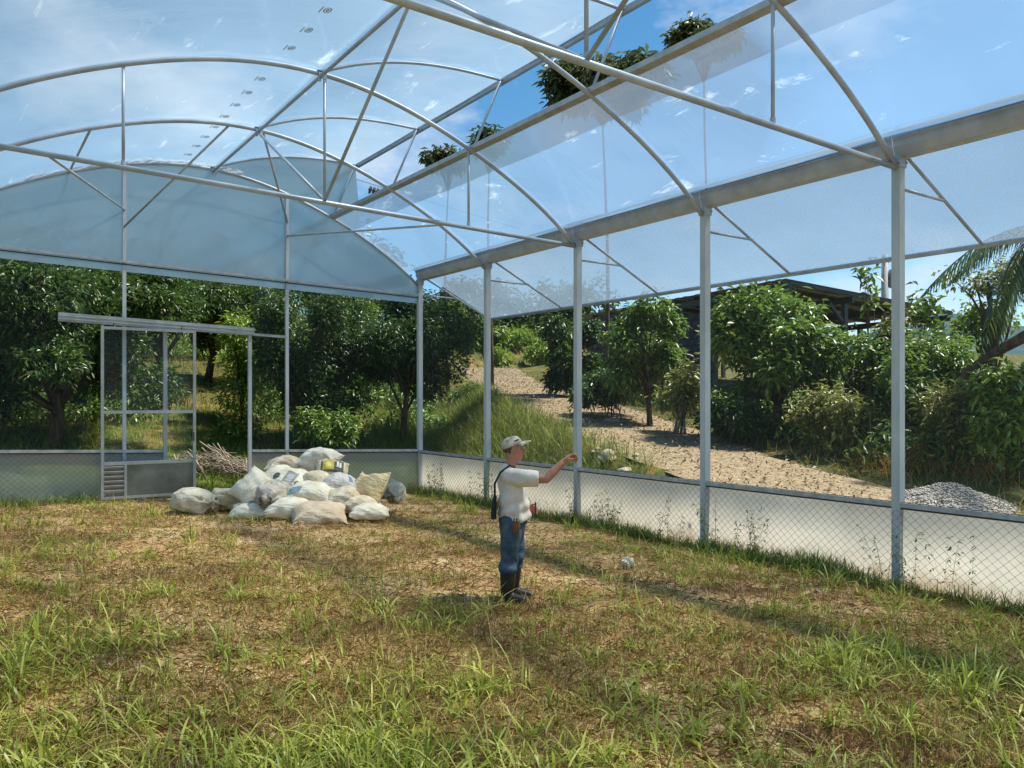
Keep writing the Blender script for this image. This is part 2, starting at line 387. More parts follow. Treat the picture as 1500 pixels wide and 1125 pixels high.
for k in range(0, KMAX + 1):
    Y = Yk(k)
    pr = PR if k else 0.028
    # posts both sides, with saddle caps
    for X in (XG, XLG):
        g0 = float(hgt(X, Y)) - 0.25
        top = 4.63 + sh(X) - 0.02
        b = MB().box((X, Y, (g0 + top) / 2), (0.10, 0.095, top - g0))
        po = part(b, 'post', m_post)
        s = 1 if X == XG else -1
        c = MB()
        c.box((X - s * 0.0, Y, top - 0.02), (0.135, 0.118, 0.13))
        c.box((X + s * 0.065, Y, top + 0.04), (0.035, 0.09, 0.10))
        c.tube([(X - s * 0.075, Y - 0.065, top - 0.03), (X - s * 0.075, Y + 0.065, top - 0.03)], 0.02, 6)
        c.tube([(X + s * 0.06, Y - 0.07, top - 0.03), (X + s * 0.06, Y + 0.07, top - 0.03)], 0.014, 6)
        cap = c.build('post_cap', m_galv, po); 
    # main arch gutter to gutter
    xs = [XLG + 0.07 + (XG - XLG - 0.14) * i / 44 for i in range(45)]
    part(MB().tube([(x, Y, az(x)) for x in xs], pr, 10), 'arch', m_galv, smooth=True)
    # small raised arch over the roof vent, its strut
    xv = [XRIDGE + (XUP - XRIDGE) * i / 14 for i in range(15)]
    part(MB().tube([(x, Y, vz(x) + 0.02) for x in xv], 0.022, 8), 'vent_arch', m_galv, smooth=True)
    part(MB().tube([(XUP - 0.06, Y - 0.02, vz(XUP) - 0.01), (XLOW, Y - 0.02, az(XLOW) + 0.03)], 0.020, 8), 'vent_strut', m_galv, smooth=True)
    # ridge saddle bracket
    b = MB(); zr = az(XRIDGE)
    b.box((XRIDGE + 0.03, Y - 0.04, zr - 0.035), (0.11, 0.012, 0.08))
    for dx in (-0.012, 0.06): b.tube([(XRIDGE + dx, Y - 0.05, zr - 0.10), (XRIDGE + dx, Y - 0.03, zr - 0.10)], 0.022, 8)
    b.box((XRIDGE, Y, zr + 0.03), (0.08, 0.10, 0.012))
    part(b, 'bracket', m_galv)
    # awning rafters on the right side
    part(MB().tube([(XG + 0.13, Y, 4.70), (XAW, Y, ZAW)], 0.021, 8), 'awning_rafter', m_galv, smooth=True)
    part(MB().tube([(XG + 0.045, Y, 4.31), (9.46, Y, 4.30)], 0.017, 8), 'awning_strut', m_galv, smooth=True)
    # trusses on every second frame
    if k % 2 == 0 and k > 0:
        zc = lambda X: 4.53 + sh(X)
        part(MB().tube([(XLG + 0.06, Y, zc(XLG)), (XG - 0.07, Y, zc(XG))], 0.033, 10), 'tie_bar', m_galv, smooth=True)
        for X, r in ((1.64, 0.019), (4.12, 0.019), (6.38, 0.019)):
            part(MB().tube([(X, Y, zc(X)), (X, Y, az(X))], r, 8), 'hanger', m_galv, smooth=True)
            cl = MB().tube([(X, Y, zc(X) + 0.02), (X, Y, zc(X) + 0.075)], 0.028, 8)
            part(cl, 'hanger_clamp', m_galv)
        for kk in (k - 1, k + 1):
            if kk <= KMAX:
                part(MB().tube([(4.12, Y, zc(4.12) + 0.02), (XRIDGE, Yk(kk), az(XRIDGE) - 0.02)], 0.022, 8), 'ridge_brace', m_galv, smooth=True)

# pipes running the length of the house
part(MB().tube([(XRIDGE, YF, az(XRIDGE) - 0.05), (XRIDGE, YB, az(XRIDGE) - 0.05)], 0.026, 8), 'ridge_pipe', m_galv, smooth=True)
part(MB().tube([(XUP, YF, vz(XUP) - 0.01), (XUP, YB + 0.03, vz(XUP) - 0.01)], 0.034, 8), 'vent_purlin', m_galv, smooth=True)
lowp = [(-0.05, -0.02), (0.05, -0.045), (0.055, -0.02), (0.03, -0.005), (0.03, 0.025), (-0.045, 0.05)]
part(MB().prism(lowp, (XLOW, YF, az(XLOW) + 0.03), (XLOW, YB + 0.03, az(XLOW) + 0.03), (1, 0, 0)), 'vent_purlin', m_alu)
part(MB().prism([(-0.035, -0.03), (0.035, -0.03), (0.035, 0.0), (-0.035, 0.012)], (XUP + 0.01, YF, vz(XUP) + 0.045), (XUP + 0.01, YB + 0.03, vz(XUP) + 0.045), (1, 0, 0)), 'film_clip_rail', m_alu)
part(MB().tube([(1.63, Yk(1), az(1.63) - 0.02), (1.63, YB, az(1.63) - 0.02)], 0.018, 8), 'purlin', m_galv, smooth=True)

# gutters: folded steel channel with a stepped lip, in lengths joined at the posts
def gutter(X, s):
    z0 = 4.64 + sh(X)
    prof = [(-0.15, 0.20), (-0.15, 0.165), (-0.135, 0.155), (-0.135, 0.10), (-0.09, 0.0), (0.09, 0.0), (0.135, 0.10), (0.15, 0.20), (0.138, 0.20), (0.122, 0.105), (0.082, 0.012),
            (-0.082, 0.012), (-0.122, 0.105), (-0.138, 0.20)]
    for k in range(KMAX):
        o = part(MB().prism([(p[0] * s, p[1]) for p in prof], (X + 0.03 * s, Yk(k + 1) + 0.003, z0), (X + 0.03 * s, Yk(k) - 0.003, z0), (1, 0, 0)), 'gutter', m_gut)
gutter(XG, 1); gutter(XLG, -1)
part(MB().prism([(-0.03, -0.012), (0.03, -0.012), (0.03, 0.012), (-0.03, 0.012)], (XG - 0.135, YF, 4.88), (XG - 0.135, YB, 4.88), (1, 0, 0)), 'film_clip_rail', m_alu)

# roof film: three sheets, sagging a little between the arches
def film(xa, xb, zf, nx, lift, name, sag=0.02, y1=YB + 0.05):
    ys = np.arange(YF - 0.1, y1, 0.1386); ys = np.append(ys, y1)
    P = []
    for i in range(nx + 1):
        x = xa + (xb - xa) * i / nx; row = []
        for y in ys:
            ph = ((YB - y) / BAY) % 1.0
            edge = min(ph, 1 - ph)
            s_ = -sag * math.sin(math.pi * min(1, max(0, ph))) 
            wr = 0.006 * math.sin(x * 9 + y * 5 + 2 * math.sin(y * 2.1)) * math.exp(-edge * 6)
            row.append((x, y, zf(x) + lift + s_ + wr))
        P.append(row)
    return P
fl = part(MB().grid(film(XLG - 0.02, XRIDGE, az, 40, 0.042, 'l')), 'roof_film', m_film, smooth=True)
fv = part(MB().grid(film(XRIDGE, XUP, vz, 24, 0.05, 'v')), 'roof_film', m_film, smooth=True)
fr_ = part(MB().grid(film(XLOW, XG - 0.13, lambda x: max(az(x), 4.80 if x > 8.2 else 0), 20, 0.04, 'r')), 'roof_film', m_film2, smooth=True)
P = []
for i in range(7):
    x = XLOW + 0.03 + 0.40 * i / 6
    P.append([(x, y, az(x) + 0.012 - 0.015 * math.sin(math.pi * (((YB - y) / BAY) % 1.0)) - 0.02 * (i / 6) * (0.5 + 0.5 * math.sin(y * 0.8))) for y in np.arange(YF, YB + 0.01, 0.3466)])
part(MB().grid(P), 'film_flap', sheet_mat('film_flap', (0.16, 0.22, 0.30), tr=0.86, transl=0.6, gloss=0.1, rough=0.2, bump=0.2, bscale=2.0, bstretch=(3, 0.3, 1)), smooth=True)
# row of small maker's marks printed on the left film
for i in range(13):
    y = 8.25 + 0.6 * i; x0 = 3.48
    b = MB()
    def fz(x): return az(x) + 0.022
    n = 14
    for ring_a, ring_b in (((0.085, 0.045), (0.068, 0.030)), ((0.05, 0.018), (0.02, 0.004))):
        vs = []
        for q in range(n):
            a = 2 * math.pi * q / n
            for ra, rb in (ring_a, ring_b):
                xx = x0 + rb * math.sin(a); vs.append((xx, y + ra * math.cos(a) * 0.9, fz(xx)))
        b.add(vs, [(2 * q, 2 * q + 1, (2 * q + 3) % (2 * n), (2 * q + 2) % (2 * n)) for q in range(n)])
    for q in range(5):
        xx = x0 - 0.075; yy = y - 0.07 + 0.034 * q
        b.add([(xx - 0.008, yy, fz(xx)), (xx + 0.012, yy, fz(xx)), (xx + 0.012, yy + 0.022, fz(xx)), (xx - 0.008, yy + 0.022, fz(xx))], [(0, 1, 2, 3)])
    b.build('printed_mark', m_ink, fl)

# back gable: film above the beam, posts, beam, braces
ZGB = 4.30
P = []
for i in range(61):
    x = XLG + (XG - XLG) * i / 60
    top = az(x) + 0.03
    if XRIDGE < x < XUP - 0.02: top = max(top, vz(x) + 0.02)
    row = []
    for j in range(9):
        z = (ZGB - 0.17 + sh(x)) + (top - (ZGB - 0.17 + sh(x))) * j / 8
        row.append((x, YB + 0.055 + 0.010 * math.sin(x * 2.3 + z), z))
    P.append(row)
part(MB().grid(P), 'gable_film', m_gable, smooth=True)
for X in (2.515, 5.49):
    g0 = float(hgt(X, YB)) - 0.2
    part(MB().box((X, YB, (g0 + az(X)) / 2), (0.06, 0.06, az(X) - g0)), 'gable_post', m_post)
part(MB().bar((XLG, YB - 0.045, ZGB + sh(XLG)), (XG - 0.05, YB - 0.045, ZGB + sh(XG)), 0.03, 0.045), 'gable_beam', m_alu)
part(MB().bar((XLG, YB - 0.03, ZGB - 0.05 + sh(XLG)), (XG - 0.05, YB - 0.03, ZGB - 0.05 + sh(XG)), 0.03, 0.02), 'film_clip_rail', m_dark)
def zpix(py, d): return CAMZ + (HOR - py) / FPX * d
br = lambda a, b, r=0.018, nm='gable_brace': part(MB().tube([a, b], r, 8), nm, m_galv, smooth=True)
br((2.515, YB - 0.03, 5.42), (0.85, Yk(2), 4.53 + sh(0.85)))
br((5.49, YB - 0.03, 5.28), (6.05, Yk(2), 4.53 + sh(6.05)))
br((2.515, YB - 0.03, 5.12), (3.62, Yk(1), az(3.62)), 0.02)
br((5.49, YB - 0.03, 5.55), (XRIDGE + 0.1, Yk(1), az(XRIDGE) - 0.03), 0.02)
part(MB().tube([(5.49, YB, 5.0), (5.49, YB, 5.7)], 0.036, 8), 'gable_sleeve', m_galv)
# crumpled white film tail wrapped along the gable arch
P = []
for i in range(90):
    x = 1.0 + 3.6 * i / 89; row = []
    wv = 0.03 + 0.035 * abs(math.sin(x * 1.7)) + 0.012 * math.sin(x * 7.3)
    for j in range(7):
        t = j / 6
        row.append((x, YB - 0.05 - 0.03 * math.sin(t * 3 + x * 11) - 0.02 * math.sin(x * 23 + t * 5), az(x) + 0.035 + (wv * (0.9 - 1.4 * t)) * (1 if x > 1.6 else 0.6) + 0.012 * math.sin(x * 31 + t * 9)))
    P.append(row)
part(MB().grid(P), 'film_tail', m_crumple, smooth=True)

# awning along the right side
aw = []
for i in range(9):
    t = i / 8; row = []
    for y in np.arange(YF, YB + 0.01, 0.3466):
        ph = ((YB - y) / BAY) % 1.0
        row.append((XG + 0.16 + (XAW - XG - 0.16) * t, y, 4.755 + (ZAW + 0.03 - 4.755) * t - 0.02 * math.sin(math.pi * ph) * math.sin(math.pi * t)))
    aw.append(row)
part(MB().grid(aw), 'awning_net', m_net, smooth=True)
part(MB().tube([(XAW, YF, ZAW), (XAW, YB + 0.05, ZAW)], 0.034, 10), 'awning_rail', m_galv, smooth=True)
# fine insect netting on the side and the back
part(MB().grid([[(XG + 0.062, y, z) for y in (YF, YB)] for z in (0.9, 4.63)]), 'insect_net', m_side)
part(MB().grid([[(x, YB + 0.045, z + sh(x)) for x in (XLG, 2.0)] for z in (0.85, ZGB - 0.18)]), 'insect_net', m_side)
part(MB().grid([[(x, YB + 0.045, z + sh(x)) for x in (4.80, XG)] for z in (0.85, ZGB - 0.18)]), 'insect_net', m_side)

# ------------------------------------------------------------------ chain-link fence with plastic skirt
m_wire = M('fence_wire', lin(96, 94, 88), lin(72, 70, 64), rough=0.5, metal=0.4)
m_rail = M('fence_rail', lin(186, 190, 192), lin(150, 156, 160), scale=8, rough=0.45, metal=0.3)
m_wig = M('wiggle_wire', lin(70, 72, 74), lin(60, 62, 64), rough=0.5, metal=0.5)
m_skirt = sheet_mat('skirt_film', (0.76, 0.72, 0.62), tr=0.05, mud=(0.36, 0.24, 0.13), transl=0.6, gloss=0.03, rough=0.35, bump=0.3, bscale=3.0)
m_skirtg = sheet_mat('skirt_film_green', (0.66, 0.70, 0.58), tr=0.18, mud=(0.22, 0.19, 0.10), transl=0.5, gloss=0.05, rough=0.25, bump=0.3, bscale=3.0)
m_upstrip = sheet_mat('skirt_upper_strip', (0.52, 0.52, 0.49), tr=0.08, transl=0.4, gloss=0.02, rough=0.4, bump=0.3, bscale=3.0)

def fence(a, b, zt, label, inward, skirt):
    """a,b ground ends (x,y); zt rail height above the pad"""
    a = Vector((a[0], a[1], 0)); b = Vector((b[0], b[1], 0)); u = (b - a).normalized(); L = (b - a).length
    n = Vector(inward)
    mid = (a + b) / 2
    root = thing('chain_link_fence', (mid.x, mid.y, float(base(mid.x))), label, 'fence', 'low chain-link fences round the greenhouse')
    def pt(s, z, off): 
        p = a + u * s + n * off; return Vector((p.x, p.y, float(base(p.x)) + z))
    # rail
    mb = MB(); mb.bar(pt(0, zt, 0.0), pt(L, zt, 0.0), 0.075, 0.05); mb.build('top_rail', m_rail, root)
    mb = MB(); mb.bar(pt(0, zt - 0.035, 0.012), pt(L, zt - 0.035, 0.012), 0.03, 0.022); mb.build('rail_lip', m_wig, root)
    # wiggle wire in the rail
    st = 0.055; pts = []
    for i in range(int(L / st)):
        pts.append(pt(i * st, zt + 0.028, 0.0 + (0.024 if i % 2 else -0.024)))
    MB().tube(pts, 0.0045, 4).build('wiggle_wire', m_wig, root)
    # chain link
    aw_, ah = 0.052, 0.047; V = []; F = []
    nst = int(L / aw_); nv = int((zt - 0.05) / ah)
    r = 0.0025
    for i in range(nst):
        o = len(V)
        for j in range(nv + 1):
            hi = (j + i) % 2
            p = pt(i * aw_ + (aw_ if hi else 0), 0.03 + j * ah, 0.045 + (0.002 if hi else -0.002))
            for q in range(3):
                an = 2 * math.pi * q / 3
                V.append((p + u * (r * math.cos(an)) + n * (r * math.sin(an)))[:])
        for j in range(nv):
            for q in range(3):
                s0 = o + j * 3 + q; s1 = o + j * 3 + (q + 1) % 3
                F.append((s0, s1, s1 + 3, s0 + 3))
    tag(npmesh('chain_link_mesh', V, F, m_wire, root), kind='stuff')
    # plastic skirt behind it, and a greyer strip along its upper part on the back fences
    P = [[pt(s, z, -0.035 - 0.012 * math.sin(s * 3.1 + z * 4) - 0.006 * math.sin(s * 9)) for z in np.linspace(-0.06, zt - 0.03, 9)] for s in np.linspace(0, L, int(L / 0.12) + 2)]
    MB().grid(P).build('skirt_film', skirt, root, smooth=True)
    if skirt is m_skirt: return root
    P = []
    for s in np.linspace(0, L, int(L / 0.12) + 2):
        zl = zt - 0.25 + 0.015 * math.sin(s * 0.7 + 0.5) + 0.005 * math.sin(s * 4.3)
        P.append([pt(s, z, -0.012 - 0.008 * math.sin(s * 2.3 + z * 6)) for z in np.linspace(zl, zt - 0.028, 5)])
    MB().grid(P).build('skirt_upper_strip', m_upstrip, root, smooth=True)
    return root
fence((XG - 0.005, YF), (XG - 0.005, YB - 0.06), 0.88, 'long low chain-link fence with beige plastic skirt along the gravel driveway side', (-1, 0, 0), m_skirt)
fence((XLG, YB + 0.0), (3.22, YB + 0.0), 0.90, 'low chain-link fence with greenish plastic skirt left of the sliding door', (0, -1, 0), m_skirtg)
fence((4.80, YB + 0.0), (XG - 0.06, YB + 0.0), 0.90, 'low chain-link fence with greenish plastic skirt behind the sack pile', (0, -1, 0), m_skirtg)

# black irrigation hose lying along the right fence
hp = [(8.28 + 0.05 * math.sin(y * 1.3), y, float(hgt(8.28, y)) + 0.012) for y in np.arange(3.4, 9.0, 0.2)]
tag(MB().tube(hp, 0.012, 6).build('irrigation_hose', m_dark, smooth=True), 'thin black irrigation hose lying along the foot of the fence', 'hose')

# ------------------------------------------------------------------ sliding door
YD = YB - 0.12
m_door = M('door_aluminium', lin(165, 170, 172), lin(140, 146, 148), scale=5, rough=0.45, metal=0.3)
m_panel = M('door_panel', lin(128, 134, 130), lin(98, 104, 100), scale=2.5, rough=0.28, metal=0.55, bump=0.05, bscale=6)
m_doornet = sheet_mat('door_net', (0.30, 0.32, 0.33), tr=0.88, transl=0.5, gloss=0.0, rough=0.5, bump=0.0)
gz = lambda X: float(base(X))
tr_ = thing('door_track', (3.1, YD, 3.15), 'long grey box track above the sliding greenhouse door', 'door track')
prof = [(-0.05, -0.07), (0.05, -0.07), (0.05, 0.07), (-0.05, 0.07)]
A = Vector((1.46, YD, 3.21 + sh(1.46))); B = Vector((4.79, YD, 3.21 + sh(4.79)))
mb = MB(); mb.bar(A, B, 0.09, 0.15); mb.build('track_box', m_door, tr_)
for dz in (0.025, -0.03):
    MB().bar(A + Vector((0, -0.05, dz)), B + Vector((0, -0.05, dz)), 0.012, 0.018).build('track_rib', m_alu, tr_)
MB().bar(B + Vector((0.0, 0.06, -0.045)), Vector((5.46, YB - 0.05, 3.165 + sh(5.46))), 0.04, 0.05).build('tie_rail', m_door, tr_)
for X, w in ((3.2, 0.065), (4.745, 0.065)):
    zt = 3.14 + sh(X); z0 = gz(X) - 0.1
    MB().box((X, YB - 0.025, (zt + z0) / 2), (w, 0.06, zt - z0)).build('door_jamb', m_post, tr_)

D0, D1 = 2.13, 3.67
dr = thing('sliding_door', ((D0 + D1) / 2, YD - 0.0, gz(2.9)), 'sliding greenhouse door with louvred vent and solid grey lower panel', 'door')
yd = YD - 0.10
zb = gz(D0) + 0.06; zt = 3.10 + sh(D0)
def fr(a, b, w=0.05, name='door_frame'): return MB().bar(a, b, 0.04, w, up=(1, 0, 0) if abs(a[0] - b[0]) < 0.01 else (0, 0, 1)).build(name, m_door, dr)
fr((D0, yd, zb), (D0, yd, zt)); fr((D1, yd, zb), (D1, yd, zt))
fr((D0 + 0.026, yd, zt - 0.03 + 0.0), (D1 - 0.026, yd, zt - 0.03), 0.05)
fr((D0 + 0.026, yd, zb + 0.025), (D1 - 0.026, yd, zb + 0.025), 0.045)
zm = 1.795; zl = 0.89
fr((D0 + 0.026, yd, zm), (D1 - 0.026, yd, zm), 0.055, 'door_rail'); fr((D0 + 0.026, yd, zl), (D1 - 0.026, yd, zl), 0.06, 'door_rail')
XM = 2.50
fr((XM, yd, zb + 0.05), (XM, yd, zl - 0.031), 0.045, 'door_stile')
MB().box(((XM + D1) / 2, yd + 0.006, (zb + zl) / 2), (D1 - XM - 0.05, 0.008, zl - zb - 0.06)).build('lower_panel', m_panel, dr)
MB().box(((D0 + XM) / 2, yd + 0.03, (zb + zl) / 2), (XM - D0 - 0.05, 0.006, zl - zb - 0.06)).build('louvre_back', m_panel, dr)
for i in range(6):
    z = zb + 0.10 + i * (zl - zb - 0.13) / 6
    rot = Matrix.Rotation(math.radians(38), 3, 'X')
    MB().box(((D0 + XM) / 2, yd, z + 0.03), (XM - D0 - 0.055, 0.008, 0.075), rot).build('louvre_slat', m_door, dr)
for za, zc_ in ((zl + 0.03, zm - 0.028), (zm + 0.028, zt - 0.055)):
    MB().grid([[(x, yd + 0.012, z) for x in (D0 + 0.025, D1 - 0.025)] for z in (za, zc_)]).build('door_net', m_doornet, dr)
for X in (D0 + 0.2, D1 - 0.2):
    MB().tube([(X, yd + 0.0, zt - 0.02), (X, YD - 0.03, zt + 0.06)], 0.02, 6).build('door_roller', m_dark, dr)
MB().box((D1 - 0.01, yd - 0.035, zb + 0.10), (0.05, 0.03, 0.07)).build('latch', m_dark, dr)
MB().tube([(D1 - 0.02, yd - 0.05, 1.25), (D1 - 0.02, yd - 0.05, 1.42)], 0.01, 6).build('handle', m_dark, dr)
# thin stay wire from the track to the ground on the left
# ------------------------------------------------------------------ vegetation generators
def leaf_cloud(cent, nper, L, W, droop=0.35, spread=0.12, out=None, seed=0, jitter=0.35, fold=0.18):
    """clusters of folded leaves round the given centres -> V, F arrays (two triangles a leaf)"""
    r = np.random.default_rng(seed)
    c = np.repeat(np.asarray(cent, float), nper, axis=0); n = len(c)
    th = r.uniform(0, 2 * np.pi, n); el = r.normal(-droop, 0.45, n)
    d = np.stack([np.cos(th) * np.cos(el), np.sin(th) * np.cos(el), np.sin(el)], -1)
    if out is not None:
        d = d + np.repeat(np.asarray(out, float), nper, axis=0) * 0.5; d /= np.linalg.norm(d, axis=1, keepdims=True)
    b = c + r.normal(0, spread, (n, 3))
    up = np.tile([0, 0, 1.0], (n, 1)) + r.normal(0, 0.35, (n, 3))
    s = np.cross(d, up); s /= np.linalg.norm(s, axis=1, keepdims=True) + 1e-9
    nn = np.cross(s, d)
    l = (L * r.uniform(1 - jitter, 1 + jitter, n))[:, None]; w = (W * r.uniform(1 - jitter, 1 + jitter, n))[:, None]
    tip = b + d * l - np.array([0, 0, 1.0]) * l * 0.12
    mid = b + d * l * 0.48 + nn * l * 0.04
    V = np.stack([b, mid + s * w / 2 + nn * w * fold, tip, mid - s * w / 2 + nn * w * fold], 1).reshape(-1, 3)
    i = np.arange(n)[:, None] * 4
    F = np.concatenate([i + [0, 1, 2], i + [0, 2, 3]], 1).reshape(-1, 3)
    return V, F

def blades(pos, h, w, lean=0.5, seed=0, segs=3, dirs=None):
    """grass blades: tapered bent strips -> V, F (triangles)"""
    r = np.random.default_rng(seed); n = len(pos); pos = np.asarray(pos, float)
    th = r.uniform(0, 2 * np.pi, n) if dirs is None else dirs
    hh = np.broadcast_to(h, n) * r.uniform(0.55, 1.25, n); ww = np.broadcast_to(w, n) * r.uniform(0.6, 1.3, n)
    ln = np.abs(r.normal(lean, lean * 0.5, n))
    d = np.stack([np.cos(th), np.sin(th), np.zeros(n)], -1); s = np.stack([-np.sin(th), np.cos(th), np.zeros(n)], -1)
    tw = r.normal(0, 0.5, n)[:, None]; s = s * np.cos(tw) + d * np.sin(tw)
    rows = []
    for k in range(segs):
        t = k / segs
        a = ln * 1.5 * t
        p = pos + d * (hh * (t * np.sin(a * 0.8 + ln * 0.45)))[:, None] + np.array([0, 0, 1.0]) * (hh * t * np.cos(np.minimum(a * 0.8 + ln * 0.35, 1.5)))[:, None]
        wk = (ww * (0.75 + 0.5 * t) * (1 - t * t * 0.75))[:, None] / 2
        rows += [p - s * wk, p + s * wk]
    a = ln * 1.5
    tip = pos + d * (hh * np.sin(np.minimum(a * 0.8 + ln * 0.45, 1.9)))[:, None] + np.array([0, 0, 1.0]) * (hh * np.cos(np.minimum(a * 0.8 + ln * 0.35, 1.75)))[:, None]
    rows.append(tip)
    m = 2 * segs + 1
    V = np.stack(rows, 1).reshape(-1, 3)
    i = np.arange(n)[:, None] * m; fs = []
    for k in range(segs - 1):
        q = 2 * k; fs += [i + [q, q + 1, q + 3], i + [q, q + 3, q + 2]]
    q = 2 * (segs - 1); fs.append(i + [q, q + 1, q + 2])
    return V, np.concatenate(fs, 1).reshape(-1, 3)

def merge(parts):
    Vs, Fs, o = [], [], 0
    for V, F in parts: Vs.append(V); Fs.append(F + o); o += len(V)
    return np.concatenate(Vs), np.concatenate(Fs)

m_bark = M('bark', lin(105, 88, 70), lin(62, 50, 40), scale=9, rough=0.9, bump=0.8, bscale=25, stretch=(1, 1, 0.3), spec=0.2)
m_bark2 = M('pale_bark', lin(150, 138, 120), lin(96, 86, 72), scale=9, rough=0.9, bump=0.6, bscale=25, spec=0.2)
def leafmat(name, a, b, c, rough=0.38, tr=0.3): return M(name, lin(*a), lin(*c), c3=lin(*b), island=True, rough=rough, transl=tr, spec=0.5)
m_leaf_dark = leafmat('leaf_dark', (40, 62, 28), (62, 88, 38), (88, 112, 48))
m_leaf_mid = leafmat('leaf_mid', (70, 98, 38), (100, 130, 52), (140, 158, 70))
m_leaf_lime = leafmat('leaf_lime', (92, 122, 42), (122, 150, 56), (158, 172, 72))
m_leaf_olive = leafmat('leaf_olive', (92, 98, 50), (124, 130, 64), (164, 162, 92))
m_leaf_tall = leafmat('leaf_tall', (58, 72, 48), (82, 96, 62), (112, 122, 84))
m_leaf_palm = leafmat('leaf_palm', (44, 66, 38), (66, 92, 48), (98, 122, 62))

def crown_points(c, R, nl, npts, seed, hollow=0.5, low=-0.9):
    """points on uneven lumps filling an ellipsoid R=(rx,ry,rz) at c; returns points and outward directions"""
    r = np.random.default_rng(seed); R = np.array(R)
    P = []; O = []
    lumps = []
    for _ in range(nl):
        v = r.normal(0, 1, 3); v /= np.linalg.norm(v); v *= r.uniform(0.3, 0.92); v[2] = max(v[2], low)
        lumps.append((v, r.uniform(0.2, 0.46)))
    for k in range(npts):
        v, q = lumps[k % nl]
        u = r.normal(0, 1, 3); u /= np.linalg.norm(u); u[2] = u[2] * 0.85 + 0.1
        p = v + u * q * r.uniform(hollow, 1.0)
        P.append(np.array(c) + p * R); O.append(u)
    return np.array(P), np.array(O), [np.array(c) + l[0] * R for l in lumps]

def tree(name, label, x, y, H, cz, R, mleaf, seed, group, L=0.17, W=0.06, npts=900, nper=9, trunk=0.09, bark=None, nl=14, stems=1, droop=0.35, cat='tree', spread=0.10, low=-0.9, lean=(0, 0), hollow=0.5, kf=(2, 4)):
    """tapered trunk and limbs, crown of leaf clusters on uneven lumps"""
    z0 = float(hgt(x, y)); root = thing(name, (x, y, z0), label, cat, group)
    r = random.Random(seed)
    c = (x + lean[0], y + lean[1], z0 + cz)
    P, O, lumps = crown_points(c, R, nl, npts, seed, low=low, hollow=hollow)
    V, F = leaf_cloud(P, nper, L, W, out=O, seed=seed, droop=droop, spread=spread)
    V[:, 2] = np.maximum(V[:, 2], hgt(V[:, 0], V[:, 1]) + 0.02)
    npmesh('crown', V, F, mleaf, root)
    mb = MB()
    for s in range(stems):
        ax = x + (r.uniform(-0.2, 0.2) if stems > 1 else 0); ay = y + (r.uniform(-0.2, 0.2) if stems > 1 else 0)
        hx, hy = c[0] + r.uniform(-0.15, 0.15) * R[0], c[1] + r.uniform(-0.15, 0.15) * R[1]
        zf = z0 + max(0.25 * cz, cz - R[2] * 0.75)
        n = 7; pts = []; rad = []
        for i in range(n):
            t = i / (n - 1)
            pts.append((ax + (hx - ax) * t + 0.05 * H * 0.2 * math.sin(t * 5 + seed), ay + (hy - ay) * t, z0 - 0.08 + (z0 + cz * 1.05 - z0) * t))
            rad.append(trunk * (1.25 - 0.95 * t) / (1 if stems == 1 else 1.6))
        mb.tube(pts, rad, 8)
        for li, lp in enumerate(lumps):
            if stems > 1 and li % stems != s: continue
            k = r.randint(*kf); a = Vector(pts[k]); b = Vector(lp)
            m_ = a.lerp(b, 0.5) + Vector((r.uniform(-0.1, 0.1), r.uniform(-0.1, 0.1), 0.12 * (b - a).length))
            mb.tube([a, m_, b], [trunk * 0.45, trunk * 0.3, trunk * 0.12], 5)
            for _ in range(3):
                e = b + Vector((r.uniform(-1, 1) * R[0], r.uniform(-1, 1) * R[1], r.uniform(-0.5, 1) * R[2])) * 0.35
                mb.tube([b, e], [trunk * 0.12, trunk * 0.04], 4, cap=False)
    mb.build('trunk', bark or m_bark, root, smooth=True, fixn=False)
    return root

def on_px(px, Y):                      # ground position seen at pixel column px, at distance row Y
    p, d = atY(px, Y); return p.x, p.y, d

# --- orchard trees behind the back wall
G1 = 'orchard trees behind the back wall'
def otree(px, Y, top, halfw, label, seed, mleaf=None, low=None, **k):
    x, y, d = on_px(px, Y); z0 = float(hgt(x, y)); zt = zpix(top, d); rx = halfw * d / FPX
    bot = k.pop('bot', None)
    zb_ = zpix(bot, d) if bot else z0 + 0.6
    cz = (zt + zb_) / 2 - z0; rz = (zt - zb_) / 2
    return tree('orchard_tree', label, x, y, zt - z0, cz, (rx * 1.1, rx * 1.0, rz * 1.08), mleaf or m_leaf_dark, seed, G1, **k)
otree(85, 20.3, 366, 165, 'dense dark orchard tree left of the sliding door, thick trunk', 11, npts=2700, nper=12, trunk=0.15, bot=622, nl=26, L=0.155, W=0.052)
otree(-80, 21.5, 370, 130, 'dark orchard tree cut off by the left edge of the picture', 12, npts=1000, nper=10, trunk=0.14, bot=600, nl=14)
otree(355, 23.0, 445, 62, 'lime green young tree seen through the doorway', 13, mleaf=m_leaf_lime, npts=700, nper=9, trunk=0.06, bot=625, L=0.17, W=0.055)
otree(440, 20.4, 408, 92, 'dark orchard tree behind the gable post right of the door', 14, npts=2100, nper=12, trunk=0.12, bot=640, nl=22, L=0.14, W=0.048)
otree(588, 20.2, 425, 92, 'rounded dark tree with bare trunk behind the corner post', 15, npts=2300, nper=12, trunk=0.085, bot=592, nl=24, L=0.135, W=0.046)
otree(235, 27.0, 388, 90, 'tall dark tree on the rise behind the sliding door', 16, npts=1100, nper=10, trunk=0.14, bot=500)
otree(520, 26.5, 430, 60, 'mid green tree between the two dark orchard trees', 17, mleaf=m_leaf_mid, npts=900, nper=9, trunk=0.1, bot=600)
otree(165, 25.0, 395, 85, 'dark tree right behind the left end of the door track', 61, npts=1000, nper=10, trunk=0.12, bot=540)
